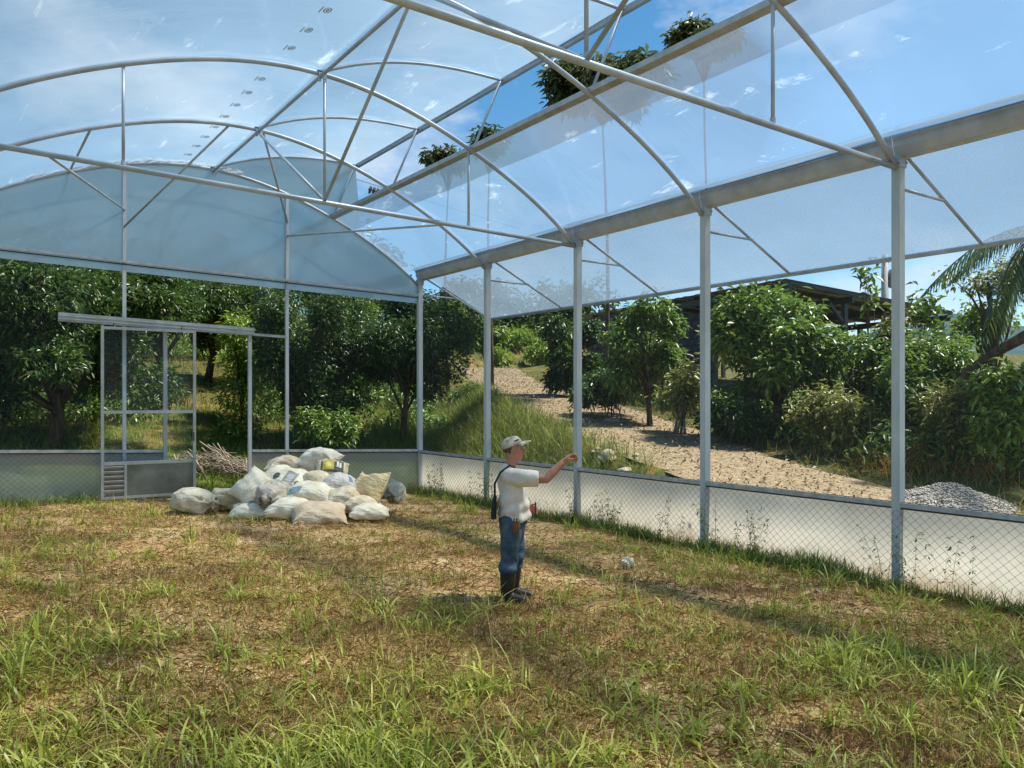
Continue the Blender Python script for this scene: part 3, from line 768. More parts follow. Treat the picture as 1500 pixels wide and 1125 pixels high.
otree(305, 29.5, 405, 75, 'dark far tree above the dry slope seen over the doorway', 62, npts=900, nper=10, trunk=0.12, bot=505)
otree(410, 28.0, 415, 70, 'mid green tree behind the dark gable post tree', 63, mleaf=m_leaf_mid, npts=900, nper=10, trunk=0.12, bot=580)
otree(635, 31.0, 432, 55, 'mid green tree beyond the corner post near the bank', 64, mleaf=m_leaf_mid, npts=700, nper=9, trunk=0.1, bot=540, L=0.22, W=0.08)
otree(690, 23.5, 566, 24, 'small dark leafy sapling at the upper edge of the grass bank', 18, npts=140, nper=9, trunk=0.03, bot=610, L=0.14, W=0.05, nl=6)
otree(480, 19.0, 590, 40, 'low leafy bush in front of the corner orchard tree', 19, mleaf=m_leaf_mid, npts=320, nper=9, trunk=0.03, bot=655, nl=8, L=0.16, W=0.045, stems=3)

# --- far wood reading as one mass, on the hill behind
parts = []; r_ = np.random.default_rng(5)
for k in range(95):
    px = r_.uniform(-260, 900); Y = r_.uniform(40, 66)
    x, y, d = on_px(px, Y); z = float(hgt(x, y)); H = r_.uniform(3.6, 6.2)
    if 470 < px < 520: H *= 0.55
    if px > 600: H *= 0.8
    if on_road(np.array(x), np.array(y)): continue
    P, O, _ = crown_points((x, y, z + H * 0.52), (H * 0.42, H * 0.42, H * 0.55), 9, 130, 100 + k)
    parts.append(leaf_cloud(P, 7, 0.42, 0.17, out=O, seed=k, spread=0.2))
V, F = merge(parts)
tag(npmesh('far_wood', V, F, leafmat('leaf_far', (44, 66, 32), (66, 92, 42), (104, 124, 56))), 'dark green wood covering the hill behind the orchard', 'wood', kind='stuff')

# --- pale green undergrowth on the bank where the driveway ends
parts = []
for k in range(70):
    px = r_.uniform(640, 830); Y = r_.uniform(39, 47); x, y, d = on_px(px, Y); z = float(hgt(x, y))
    P, O, _ = crown_points((x, y, z + 0.5), (1.0, 1.0, 0.75), 6, 40, 300 + k)
    parts.append(leaf_cloud(P, 8, 0.3, 0.09, out=O, seed=k + 50))
V, F = merge(parts)
tag(npmesh('undergrowth', V, F, m_leaf_lime), 'pale green undergrowth on the bank at the end of the driveway', 'undergrowth', kind='stuff')

# --- tall trees seen through the roof vent
G2 = 'tall trees rising above the greenhouse roof'
def tall(px, d, top, halfw, label, seed, **k):
    p = at(px, 0, d); x, y = p.x, p.y; z0 = float(hgt(x, y)); zt = zpix(top, d); rx = halfw * d / FPX
    rz = k.pop('rz', rx * 0.42)
    return tree('tall_tree', label, x, y, zt - z0, zt - rz - z0, (rx, rx, rz), m_leaf_tall, seed, G2, trunk=0.06, nl=16, kf=(5, 5), **k)
tall(888, 24, 88, 98, 'tall tree whose leafy crown fills the middle of the open roof vent', 31, npts=900, nper=10, L=0.3, W=0.1)
tall(1036, 26, 36, 50, 'tall rounded tree showing at the right end of the roof vent', 32, npts=700, nper=10, L=0.26, W=0.09)
tall(718, 30, 196, 32, 'tall sparse tree just left of the middle vent strut', 33, npts=160, nper=9, L=0.3, W=0.1)
tall(655, 31, 222, 32, 'tall sparse tree against the cloud in the roof vent', 34, npts=130, nper=9, L=0.3, W=0.1)

# --- shrubs and trees on the right of the driveway
G3 = 'shrubs and small trees beside the driveway'
def shrub(px, d, top, halfw, bot, label, seed, mleaf=None, name='shrub', cat='shrub', **k):
    p = at(px, 0, d); x, y = p.x, p.y; z0 = float(hgt(x, y)); zt = zpix(top, d); rx = halfw * d / FPX; zb_ = max(zpix(bot, d), z0 + 0.1)
    cz = (zt + zb_) / 2 - z0; rz = max(0.3, (zt - zb_) / 2)
    return tree(name, label, x, y, zt - z0, cz, (rx, rx * 0.9, rz * 1.05), mleaf or m_leaf_mid, seed, G3, cat=cat, **k)
shrub(1140, 17.5, 420, 104, 592, 'broad leafy tree with a forked trunk in front of the open shed', 41, name='broad_tree', cat='tree', npts=1150, nper=10, trunk=0.10, nl=24, L=0.19, W=0.075, mleaf=m_leaf_mid)
shrub(945, 19.5, 445, 72, 575, 'leafy shrub in front of the dark shed wall', 42, npts=800, nper=9, trunk=0.06, nl=14, stems=3, L=0.16, W=0.06, mleaf=m_leaf_mid)
shrub(1000, 18.2, 520, 40, 610, 'sparse thin shrub left of the second nearest post', 43, npts=140, nper=7, trunk=0.05, stems=4, bark=m_bark2, mleaf=m_leaf_olive)
shrub(1245, 17.0, 478, 75, 610, 'loose green shrub under the shed roof corner', 44, npts=520, nper=9, trunk=0.05, stems=4, mleaf=m_leaf_mid, L=0.15, nl=20)
shrub(1225, 15.4, 560, 62, 668, 'yellowish low bush at the edge of the gravel', 45, npts=520, nper=9, trunk=0.03, stems=5, mleaf=m_leaf_olive, L=0.14, W=0.04)
shrub(1370, 14.8, 478, 88, 640, 'bushy green shrub right of the nearest post', 46, npts=560, nper=9, trunk=0.05, stems=5, mleaf=m_leaf_mid, L=0.14, W=0.05, nl=22)
shrub(1400, 13.4, 560, 50, 690, 'thin stemmed olive shrub behind the gravel pile', 47, npts=420, nper=8, trunk=0.035, stems=4, mleaf=m_leaf_olive, L=0.13, W=0.045)
shrub(1490, 12.6, 510, 58, 690, 'leafy green bush cut off by the right edge above the gravel pile', 48, npts=420, nper=9, trunk=0.04, stems=3, mleaf=m_leaf_lime, L=0.17, W=0.06)
shrub(1320, 16.5, 470, 52, 640, 'tangled grey green bush directly behind the nearest post', 49, npts=500, nper=8, trunk=0.04, stems=4, mleaf=m_leaf_olive, L=0.14)
shrub(835, 27.0, 470, 52, 575, 'dark shrub at the far end of the shed wall', 50, npts=800, nper=9, trunk=0.06, stems=3, mleaf=m_leaf_dark, L=0.2, W=0.08)
shrub(1075, 16.6, 590, 42, 640, 'low dark groundcover bush below the broad tree', 51, npts=300, nper=9, trunk=0.03, stems=3, mleaf=m_leaf_dark, L=0.14)
shrub(1480, 15.6, 600, 40, 660, 'low shaded bush in the gap at the right edge', 52, npts=250, nper=9, trunk=0.03, stems=3, mleaf=m_leaf_dark)
shrub(900, 21.0, 545, 60, 600, 'low shaded bush at the foot of the shed wall', 53, npts=420, nper=9, trunk=0.03, stems=4, mleaf=m_leaf_dark, L=0.15)
shrub(1435, 17.0, 440, 55, 500, 'slender airy tree with yellow green leaves below the palm', 54, name='airy_tree', cat='tree', npts=170, nper=7, trunk=0.05, nl=16, L=0.13, W=0.06, mleaf=m_leaf_lime, low=-0.3)
shrub(1460, 16.2, 372, 70, 450, 'bare branched tree with sparse leaves against the sky at right', 55, name='sparse_tree', cat='tree', npts=150, nper=7, trunk=0.07, nl=16, L=0.12, W=0.055, mleaf=m_leaf_olive, low=-0.3)
shrub(1270, 18.5, 388, 22, 470, 'thin sapling with a few big leaves beside the utility pole', 56, name='sapling', cat='tree', npts=18, nper=5, trunk=0.022, nl=8, L=0.22, W=0.1, mleaf=m_leaf_mid)
shrub(1352, 16.0, 425, 22, 480, 'leggy sapling with scattered leaves right of the nearest post', 57, name='sapling', cat='tree', npts=26, nper=5, trunk=0.02, nl=8, L=0.17, W=0.09, mleaf=m_leaf_mid)
# leaning trunk at the right edge
p0 = at(1415, 545, 13.6); p1 = at(1530, 478, 12.6)
lt = thing('leaning_trunk', (p0.x, p0.y, float(hgt(p0.x, p0.y))), 'thick dark trunk leaning in from the right edge below the palm', 'tree', G3)
p00 = Vector((p0.x - 0.25, p0.y + 0.1, float(hgt(p0.x, p0.y)) - 0.1))
MB().tube([p00, p0, p0.lerp(p1, 0.5) + Vector((0, 0, 0.04)), p1, p1 + Vector((0.7, -0.5, 0.5))], [0.09, 0.075, 0.085, 0.095, 0.07], 8).build('trunk', m_bark, lt, smooth=True)

# --- coconut palm whose fronds hang into the picture at top right
def frond(base_, dirv, length, drop, n=34, leafl=0.55, seed=0, w=0.03):
    r = np.random.default_rng(seed); V = []; F = []
    d = np.array(dirv, float); d /= np.linalg.norm(d); b = np.array(base_, float)
    pts = [b + d * length * t + np.array([0, 0, 1.0]) * (0.25 * length * t - drop * t * t) for t in np.linspace(0, 1, 12)]
    side = np.cross(d, [0, 0, 1.0]); side /= np.linalg.norm(side)
    mb = MB().tube(pts, [0.02 * (1 - 0.8 * i / 11) for i in range(12)], 5)
    P = np.array(pts)
    for i in range(n * 2):
        t = 0.12 + 0.88 * (i // 2) / n
        k = t * 11; j = min(10, int(k)); p = P[j] + (P[j + 1] - P[j]) * (k - j); tan = P[j + 1] - P[j]; tan /= np.linalg.norm(tan)
        s = side * (1 if i % 2 else -1); ll = leafl * (math.sin(math.pi * min(1, 0.18 + t * 0.8))) * r.uniform(0.85, 1.1)
        dd = s * 0.75 + tan * 0.6 + np.array([0, 0, -0.35 - 0.25 * r.random()]); dd /= np.linalg.norm(dd)
        tip = p + dd * ll + np.array([0, 0, -0.22 * ll]); mid = p + dd * ll * 0.5
        q = np.cross(dd, [0, 0, 1.0]); q /= np.linalg.norm(q) + 1e-9
        o = len(V); V += [p - q * w * 0.3, p + q * w * 0.3, mid + q * w * 0.5, mid - q * w * 0.5, tip]
        F += [(o, o + 1, o + 2), (o, o + 2, o + 3), (o + 3, o + 2, o + 4)]
    return mb, np.array(V), np.array(F)
pc = at(1548, 330, 13.0)
pm = thing('palm_tree', (pc.x + 0.5, pc.y - 0.35, float(hgt(pc.x, pc.y))), 'palm tree at the right edge with long drooping feathery fronds', 'tree')
MB().tube([(pc.x + 0.5, pc.y - 0.35, float(hgt(pc.x, pc.y)) - 0.1), (pc.x + 0.35, pc.y - 0.25, 2.5), (pc.x, pc.y, pc.z - 0.05)], [0.14, 0.1, 0.09], 10).build('trunk', m_bark2, pm, smooth=True)
rr = random.Random(3)
spec = [(-1.0, 0.1, 1.65, 1.35), (-1.0, -0.25, 1.2, 1.9), (-0.75, 0.1, 0.9, 2.3), (-0.6, 0.5, 2.0, 1.5), (0.3, 0.9, 2.0, 1.5), (0.9, 0.2, 2.0, 1.4), (0.6, -0.8, 2.0, 1.4), (-0.3, -0.9, 1.9, 1.5), (-0.15, 0.6, 1.6, 2.6), (0.2, -0.2, 1.6, 0.3)]
for i, (a, b, ln_, dp) in enumerate(spec):
    dv = RIGHT * a + FWD * b
    mb, V, F = frond((pc.x, pc.y, pc.z), (dv[0], dv[1], 0.0), ln_, dp, seed=i, leafl=0.62)
    f_ = npmesh('frond', V, F, m_leaf_palm, pm)
    mb.build('stalk', m_leaf_olive, f_, smooth=True)

# --- banana plant behind the bushes at right
bc = at(1372, 500, 17.5); bz = float(hgt(bc.x, bc.y))
bp = thing('banana_plant', (bc.x, bc.y, bz), 'banana plant with broad upright leaves poking above the bushes', 'plant')
MB().tube([(bc.x, bc.y, bz - 0.05), (bc.x, bc.y, bc.z)], [0.1, 0.06], 8).build('stem', m_leaf_olive, bp, smooth=True)
def bigleaf(b0, d, L, W, bend):
    P = []; d = Vector(d).normalized(); s = d.cross(Vector((0, 0, 1))).normalized()
    if s.length < 0.1: s = Vector((1, 0, 0))
    for i in range(9):
        t = i / 8; c = Vector(b0) + d * L * t - Vector((0, 0, bend * t * t)); w = W * math.sin(math.pi * min(0.97, 0.08 + t * 0.9)) ** 0.7
        P.append([c - s * w / 2 + Vector((0, 0, 0.12 * w)), c, c + s * w / 2 + Vector((0, 0, 0.12 * w))])
    return MB().grid(P)
top = (bc.x, bc.y, bc.z - 0.05)
for i, (a, b, c, L_, W_, bd) in enumerate([(0.05, 0.1, 1, 0.62, 0.2, 0.0), (-0.5, 0.1, 0.9, 0.5, 0.18, 0.1), (1.0, -0.1, 0.25, 1.1, 0.26, 0.3), (-1, -0.2, 0.3, 0.7, 0.3, 0.25), (0.5, 0.6, 0.9, 0.7, 0.2, 0.2), (0.9, -0.5, 0.1, 1.3, 0.28, 0.45)]):
    dv = RIGHT * a + FWD * b
    bigleaf(top, (dv[0], dv[1], c), L_, W_, bd).build('leaf', m_leaf_palm, bp, smooth=True)

# --- undergrowth filling the verge behind the shrubs
parts = []
for k in range(150):
    px = r_.uniform(860, 1540); d = r_.uniform(15.0, 21.5) if px > 1040 else r_.uniform(19, 24)
    if px > 1300: d -= 1.5
    p = at(px, 0, d)
    if on_road(np.array(p.x), np.array(p.y)) or p.x < XR(p.y) + 0.6: continue
    z = float(hgt(p.x, p.y)); hh_ = r_.uniform(0.25, 0.75)
    P, O, _ = crown_points((p.x, p.y, z + hh_ * 0.5), (0.7, 0.7, hh_ * 0.8), 6, 34, 700 + k)
    V, F = leaf_cloud(P, 7, 0.15, 0.045, out=O, seed=k + 900, spread=0.1)
    V[:, 2] = np.maximum(V[:, 2], hgt(V[:, 0], V[:, 1]) + 0.01)
    parts.append((V, F))
V, F = merge(parts)
tag(npmesh('verge_undergrowth', V, F, m_leaf_mid), 'tangled green undergrowth under the shrubs beyond the driveway', 'undergrowth', kind='stuff')

# --- shaded undergrowth and low bushes on the hill under the orchard
parts = []
for k in range(170):
    px = r_.uniform(-120, 660); Y = r_.uniform(21.5, 38)
    if 190 < px < 330 and Y < 33: continue
    x, y, d = on_px(px, Y); z = float(hgt(x, y)); hh_ = r_.uniform(0.4, 1.3)
    if x > XL(y) - 2.0: continue
    P, O, _ = crown_points((x, y, z + hh_ * 0.45), (0.9, 0.9, hh_ * 0.7), 7, 46, 1300 + k)
    V, F = leaf_cloud(P, 8, 0.17, 0.055, out=O, seed=k + 1500, spread=0.1)
    V[:, 2] = np.maximum(V[:, 2], hgt(V[:, 0], V[:, 1]) + 0.01)
    parts.append((V, F))
V, F = merge(parts)
tag(npmesh('orchard_undergrowth', V, F, m_leaf_mid), 'leafy undergrowth between the orchard trees on the slope', 'undergrowth', kind='stuff')
# ------------------------------------------------------------------ grass (uncountable)
m_gdry = M('grass_dry', lin(166, 130, 76), lin(232, 202, 142), c3=lin(116, 86, 50), island=True, rough=0.7, transl=0.25, spec=0.2)
m_ggreen = M('grass_green', lin(120, 128, 44), lin(216, 212, 110), c3=lin(162, 172, 62), island=True, rough=0.42, transl=0.35, spec=0.4)
m_gshort = M('grass_short', lin(96, 98, 40), lin(188, 174, 98), c3=lin(140, 134, 58), island=True, rough=0.6, transl=0.3, spec=0.25)
m_gred = M('grass_reddish', lin(92, 58, 46), lin(148, 104, 76), c3=lin(116, 80, 56), island=True, rough=0.7, transl=0.2, spec=0.2)
m_gstraw = M('grass_straw', lin(206, 188, 142), lin(176, 150, 100), island=True, rough=0.7, transl=0.3, spec=0.2)
r4 = np.random.default_rng(44)
def inside_pts(n, dmin=3.3, dmax=19, power=0.5):
    """points of the pad in view, denser near the camera"""
    t = r4.uniform(-0.72, 0.72, n * 2)
    u = r4.uniform(0, 1, n * 2)
    d = dmin * (dmax / dmin) ** (u ** (1 / (power + 0.5)))
    x = RIGHT[0] * t * d + FWD[0] * d; y = RIGHT[1] * t * d + FWD[1] * d
    ok = (x < 8.36) & (y < 16.0) & (x > -0.5)
    x, y = x[ok][:n], y[ok][:n]
    return x, y
def pxpy(x, y):
    z = hgt(x, y); d = x * FWD[0] + y * FWD[1]; l = x * RIGHT[0] + y * RIGHT[1]
    return 750 + FPX * l / d, HOR + FPX * (CAMZ - z) / d, d
def green_density(x, y):
    """where the grass is lush: in front and along the fences; bare and dry in the middle"""
    n = 0.5 + 0.5 * vnoise(x * 1.15, y * 1.15, 21); n2 = 0.5 + 0.5 * vnoise(x * 2.7, y * 2.7, 22)
    d = x * FWD[0] + y * FWD[1]
    near = smooth01((6.2 - d) / 2.5) * smooth01((vnoise(x * 1.9 + 5, y * 1.9, 27) + 0.75) / 0.9)
    fence_ = smooth01((x - 6.6) / 1.5); back = smooth01((y - 13.6) / 1.5); left = smooth01((1.6 - x) / 1.4)
    right_ = smooth01((x - 4.0) / 1.6) * smooth01((7.5 - d) / 2)
    w = 0.34 + 0.15 * near + 0.45 * fence_ + 0.25 * back + 0.35 * left + 0.3 * right_
    return np.clip(w * (0.25 + 1.1 * n * (0.4 + 0.6 * n2)), 0, 1)
def zpts(x, y): return np.stack([x, y, hgt(x, y) - 0.005], -1)
# short matted grass, dry and greenish
x, y = inside_pts(230000, power=0.8)
g = green_density(x, y); bare = 0.5 + 0.5 * vnoise(x * 0.9 + 3, y * 0.9, 31); bare2 = 0.5 + 0.5 * vnoise(x * 3.1, y * 3.1, 33)
keep = r4.random(len(x)) < np.clip(1.2 - 1.25 * smooth01((bare * 0.6 + bare2 * 0.4 - 0.5) / 0.2) + g * 0.6, 0.06, 1)
x, y, g = x[keep], y[keep], g[keep]
sel = r4.random(len(x)) < (0.36 + 0.6 * g)
V, F = blades(zpts(x[sel], y[sel]), 0.11, 0.006, lean=0.95, seed=1, segs=2)
tag(npmesh('short_grass', V, F, m_gshort), 'short matted green and brown grass covering the greenhouse floor', 'grass', kind='stuff')
V, F = blades(zpts(x[~sel], y[~sel]), 0.12, 0.0055, lean=1.25, seed=2, segs=2)
tag(npmesh('dry_grass', V, F, m_gdry), 'dry straw coloured grass over the bare greenhouse soil', 'grass', kind='stuff')
# loose straw lying on the soil
x, y = inside_pts(60000, power=0.8)
V, F = leaf_cloud(np.stack([x, y, hgt(x, y) + 0.012], -1), 1, 0.10, 0.006, droop=-0.05, spread=0.004, seed=91, fold=0.0)
V[:, 2] = np.maximum(V[:, 2], hgt(V[:, 0], V[:, 1]) + 0.003)
tag(npmesh('straw_litter', V, F, m_gdry), 'loose flattened straw scattered over the greenhouse soil', 'straw', kind='stuff')
# reddish brown patches
x, y = inside_pts(90000, power=0.6)
q = vnoise(x * 1.4 + 9, y * 1.4, 41) + 0.5 * vnoise(x * 3.3, y * 3.3, 43)
k_ = q > 0.30; x, y = x[k_], y[k_]
V, F = blades(zpts(x, y), 0.11, 0.005, lean=0.6, seed=3, segs=2)
tag(npmesh('reddish_grass', V, F, m_gred), 'reddish brown wiry grass patches on the greenhouse floor', 'grass', kind='stuff')
# broad-bladed green tufts
x, y = inside_pts(7400, power=0.5)
g = green_density(x, y); keep = r4.random(len(x)) < g ** 1.3 * 1.15
x, y, g = x[keep], y[keep], g[keep]
nb = 13
hh = np.repeat(r4.uniform(0.08, 0.30, len(x)) * (0.6 + 0.65 * g), nb)
px_ = np.repeat(x, nb) + r4.normal(0, 0.045, len(x) * nb); py_ = np.repeat(y, nb) + r4.normal(0, 0.045, len(x) * nb)
V, F = blades(zpts(px_, py_), hh, 0.012, lean=0.78, seed=4, segs=3)
tag(npmesh('grass_tufts', V, F, m_ggreen), 'broad bladed bright green grass tufts growing on the greenhouse floor', 'grass', kind='stuff')
# large leafy clumps with broad arching blades
x, y = inside_pts(1500, power=0.35, dmax=15); g = green_density(x, y)
keep = r4.random(len(x)) < g ** 1.6 * 0.5; x, y = x[keep], y[keep]
nb = 24; cs = np.repeat(r4.uniform(0.7, 1.25, len(x)), nb)
px_ = np.repeat(x, nb) + r4.normal(0, 0.07, len(x) * nb); py_ = np.repeat(y, nb) + r4.normal(0, 0.07, len(x) * nb)
V, F = blades(zpts(px_, py_), 0.26 * cs, 0.0165, lean=0.85, seed=14, segs=4)
tag(npmesh('broad_grass_clumps', V, F, m_ggreen), 'large clumps of broad arching green grass on the greenhouse floor', 'grass', kind='stuff')
# long pale stalks
x, y = inside_pts(900, power=0.3); g = green_density(x, y); keep = r4.random(len(x)) < g * 0.8; x, y = x[keep], y[keep]
V, F = blades(zpts(x, y), 0.42, 0.006, lean=0.8, seed=5, segs=4)
tag(npmesh('straw_stalks', V, F, m_gstraw), 'long pale dry stalks arching over the grass', 'grass', kind='stuff')
# small white-headed weeds at the left
m_whitebud = M('white_seed_head', (0.5, 0.48, 0.34), (0.4, 0.38, 0.26), rough=0.8, transl=0.3)
x = r4.uniform(-0.3, 3.0, 2000); y = r4.uniform(3.2, 15.5, 2000)
pp, qq, dd = pxpy(x, y); n_ = vnoise(x * 1.5, y * 1.2, 51)
keep = (pp > -20) & (pp < 260) & (n_ > 0.15) & (r4.random(len(x)) < 0.5)
x, y = x[keep], y[keep]
V1, F1 = blades(zpts(x, y), 0.34, 0.004, lean=0.25, seed=6, segs=3)
tips = V1.reshape(-1, 7, 3)[:, 6]
Vl, Fl = leaf_cloud(tips, 5, 0.014, 0.009, spread=0.012, seed=61)
tag(npmesh('weed_stems', V1, F1, m_gshort), 'thin weed stems with white seed heads at the left', 'weeds', kind='stuff')
tag(npmesh('weed_heads', Vl, Fl, m_whitebud), 'tiny white seed heads on the weeds at the left', 'weeds', kind='stuff')
# weeds and grass climbing the foot of the right fence
n = 1500
y = r4.uniform(2.6, 15.9, n); x = 8.38 - np.abs(r4.normal(0, 0.13, n))
lush = 0.5 + 0.5 * vnoise(y * 1.4, y * 0, 61)
keep = r4.random(n) < 0.25 + 0.8 * lush; x, y, lush = x[keep], y[keep], lush[keep]
nb = 9
px_ = np.repeat(x, nb) + r4.normal(0, 0.05, len(x) * nb); py_ = np.repeat(y, nb) + r4.normal(0, 0.06, len(x) * nb)
V1, F1 = blades(zpts(np.minimum(px_, 8.41), py_), np.repeat(0.12 + 0.16 * lush, nb), 0.010, lean=0.55, seed=7, segs=3)
n = 170
y2 = r4.uniform(2.8, 15.5, n); y2 = y2[vnoise(y2 * 1.7, y2 * 0, 66) > -0.25]; x2 = 8.38 - np.abs(r4.normal(0, 0.05, len(y2)))
V2, F2 = blades(zpts(x2, y2), 0.66, 0.006, lean=0.16, seed=8, segs=4)
st = V2.reshape(-1, 9, 3)
cl = np.concatenate([st[:, k] * (1 - t) + st[:, 8] * t for k, t in ((0, 0.25), (0, 0.4), (0, 0.55), (0, 0.7), (0, 0.85))])
V3, F3 = leaf_cloud(cl, 4, 0.045, 0.016, spread=0.012, seed=81)
V, F = merge([(V1, F1), (V2, F2), (V3, F3)])
tag(npmesh('fence_weeds', V, F, m_leaf_mid), 'green weeds and grass growing along the foot of the right fence', 'weeds', kind='stuff')
n = 420; x = r4.uniform(-0.4, 8.3, n); y = 15.98 - np.abs(r4.normal(0, 0.12, n)); keep = (x < 2.0) | (x > 6.2); x, y = x[keep], y[keep]
px_ = np.repeat(x, 9) + r4.normal(0, 0.05, len(x) * 9); py_ = np.minimum(np.repeat(y, 9) + r4.normal(0, 0.05, len(x) * 9), 16.05)
V, F = blades(zpts(px_, py_), 0.2, 0.010, lean=0.5, seed=9, segs=3)
tag(npmesh('fence_weeds', V, F, m_leaf_mid), 'green weeds growing along the foot of the back wall', 'weeds', kind='stuff')

# ---- outside
def outside(n, x0, x1, y0, y1, fn):
    x = r4.uniform(x0, x1, n); y = r4.uniform(y0, y1, n); k = fn(x, y) & ~on_road(x, y)
    return x[k], y[k]
# tall grass on the bank between fence and driveway
x, y = outside(34000, 8.6, 15, 9.6, 26, lambda x, y: (x < XL(y) + 0.2) & (x > XL(y) - 4.2))
V, F = blades(zpts(x, y), 0.45, 0.012, lean=0.42, seed=10, segs=3)
tag(npmesh('bank_grass', V, F, M('grass_bank', lin(84, 102, 38), lin(150, 150, 74), c3=lin(108, 122, 48), island=True, rough=0.6, transl=0.35, spec=0.25)), 'tall yellow green grass on the bank beside the driveway', 'grass', kind='stuff')
# lawn and weeds behind the back wall
x, y = outside(52000, -6, 12, 16.4, 25, lambda x, y: (x < XL(y) - 2.5))
k_ = r4.random(len(x)) < np.clip(1.15 - (y - 16.4) / 9, 0.12, 1); x, y = x[k_], y[k_]
V, F = blades(zpts(x, y), 0.22, 0.012, lean=0.6, seed=11, segs=3)
tag(npmesh('orchard_grass', V, F, M('grass_orchard', lin(78, 104, 32), lin(150, 168, 62), c3=lin(108, 136, 44), island=True, rough=0.5, transl=0.35, spec=0.3)), 'bright green grass under the orchard trees behind the back wall', 'grass', kind='stuff')
x, y = outside(42000, -12, 24, 22, 44, lambda x, y: (x < XL(y) - 1.0))
V, F = blades(zpts(x, y), 0.3, 0.022, lean=0.7, seed=12, segs=2)
tag(npmesh('hill_grass', V, F, M('grass_hill', lin(96, 84, 44), lin(150, 130, 78), c3=lin(100, 104, 48), island=True, rough=0.7, transl=0.3, spec=0.2)), 'dry brownish grass on the hill behind the orchard', 'grass', kind='stuff')
# verge right of the driveway
x, y = outside(46000, 11.5, 27, 1.5, 30, lambda x, y: (x > XR(y) - 0.15) & (x < XR(y) + 7))
k_ = r4.random(len(x)) < np.clip(1.05 - (x - XR(x * 0 + y)) / 7, 0.1, 1); x, y = x[k_], y[k_]
V, F = blades(zpts(x, y), 0.26, 0.013, lean=0.6, seed=13, segs=3)
tag(npmesh('verge_grass', V, F, M('grass_verge', lin(76, 88, 36), lin(176, 150, 84), c3=lin(112, 116, 52), island=True, rough=0.6, transl=0.3, spec=0.25)), 'mixed green and straw grass along the far edge of the driveway', 'grass', kind='stuff')
# orange dry grass clump and long arching grass by the gravel pile
parts = []
for (pxx, d, n, h, l) in ((1345, 13.6, 500, 0.5, 0.7), (1300, 14.0, 260, 0.4, 0.7), (1450, 12.9, 260, 0.4, 0.8)):
    c = at(pxx, 0, d); x = c.x + r4.normal(0, 0.35, n); y = c.y + r4.normal(0, 0.3, n)
    parts.append(blades(zpts(x, y), h, 0.009, lean=l, seed=int(pxx), segs=3))
V, F = merge(parts)
tag(npmesh('orange_grass', V, F, M('grass_orange', lin(206, 158, 76), lin(168, 122, 58), island=True, rough=0.7, transl=0.3, spec=0.2)), 'orange dry grass clumps round the gravel pile', 'grass', kind='stuff')
parts = []
for (pxx, d, n, h, l) in ((1275, 14.6, 130, 0.8, 0.85), (1240, 15.0, 120, 0.75, 0.8), (1415, 13.3, 140, 0.8, 0.9), (140, 17.6, 50, 0.75, 0.8), (660, 18.4, 60, 0.6, 0.7), (1470, 13.0, 80, 0.6, 0.8)):
    c = at(pxx, 0, d); x = c.x + r4.normal(0, 0.10, n); y = c.y + r4.normal(0, 0.10, n)
    parts.append(blades(zpts(x, y), h, 0.014, lean=l, seed=int(pxx) + 5, segs=4))
V, F = merge(parts)
tag(npmesh('arching_grass', V, F, m_leaf_olive), 'tall arching tussock grass leaning over the edge of the gravel', 'grass', kind='stuff')
# ------------------------------------------------------------------ open shed beyond the driveway
m_block = M('dark_block_wall', lin(78, 80, 84), lin(58, 60, 64), scale=3, rough=0.9, bump=0.4, bscale=12, spec=0.2)
m_steel = M('dark_painted_steel', lin(66, 66, 68), lin(50, 50, 52), scale=4, rough=0.55)
m_tin = M('weathered_roof_sheet', lin(150, 146, 138), lin(104, 98, 92), scale=2, rough=0.55, metal=0.3, stretch=(6, 1, 1))
e2 = Vector((0.148, 0.989, 0)); e1 = Vector((0.989, -0.148, 0))
A0 = Vector((18.6, 14.2, 0)); zr = 5.16
shd = thing('open_shed', (A0.x + 2, A0.y + 5, float(hgt(A0.x + 2, A0.y + 5))), 'open sided dark shed with low sheet roof beyond the driveway', 'shed')
def sp(u, v, z): q = A0 + e1 * u + e2 * v; return Vector((q.x, q.y, z))
rz_ = lambda u: zr - 0.085 * u
# roof sheets
rp = thing  # (roof is one part with its sheets as sub-parts)
mb = MB()
for v in np.arange(-0.3, 10.6, 1.0): mb.bar(sp(-0.25, v, rz_(-0.25) - 0.05), sp(6.2, v, rz_(6.2) - 0.05), 0.05, 0.09)
roof = mb.build('roof', m_steel, shd)
for i in range(11):
    v0 = -0.35 + i * 1.0
    m2 = MB()
    for j in range(5):
        m2.bar(sp(-0.4, v0 + 0.1 + 0.2 * j, rz_(-0.4) + 0.012 + (0.012 if j % 2 else 0)), sp(6.3, v0 + 0.1 + 0.2 * j, rz_(6.3) + 0.012 + (0.012 if j % 2 else 0)), 0.198, 0.012)
    m2.build('roof_sheet', m_tin, roof)
for u in (-0.2, 2.1, 4.2, 6.1): MB().bar(sp(u, -0.3, rz_(u) - 0.19), sp(u, 10.6, rz_(u) - 0.19), 0.08, 0.18).build('roof_beam', m_steel, shd)
for u in (0.0, 2.1, 4.2, 6.1):
    for v in (0.0, 3.0, 9.9):
        q = sp(u, v, 0); g0 = float(hgt(q.x, q.y)) - 0.1; zt = rz_(u) - 0.28
        if v == 9.9 and u < 1: continue
        MB().box((q.x, q.y, (g0 + zt) / 2), (0.13, 0.13, zt - g0), Matrix.Rotation(-0.149, 3, 'Z')).build('shed_post', m_steel, shd)
for u in (2.1, 4.2):
    MB().bar(sp(u, 0.0, rz_(u) - 0.85), sp(u - 0.6, 0.0, rz_(u) - 0.29), 0.09, 0.09).build('knee_brace', m_steel, shd)
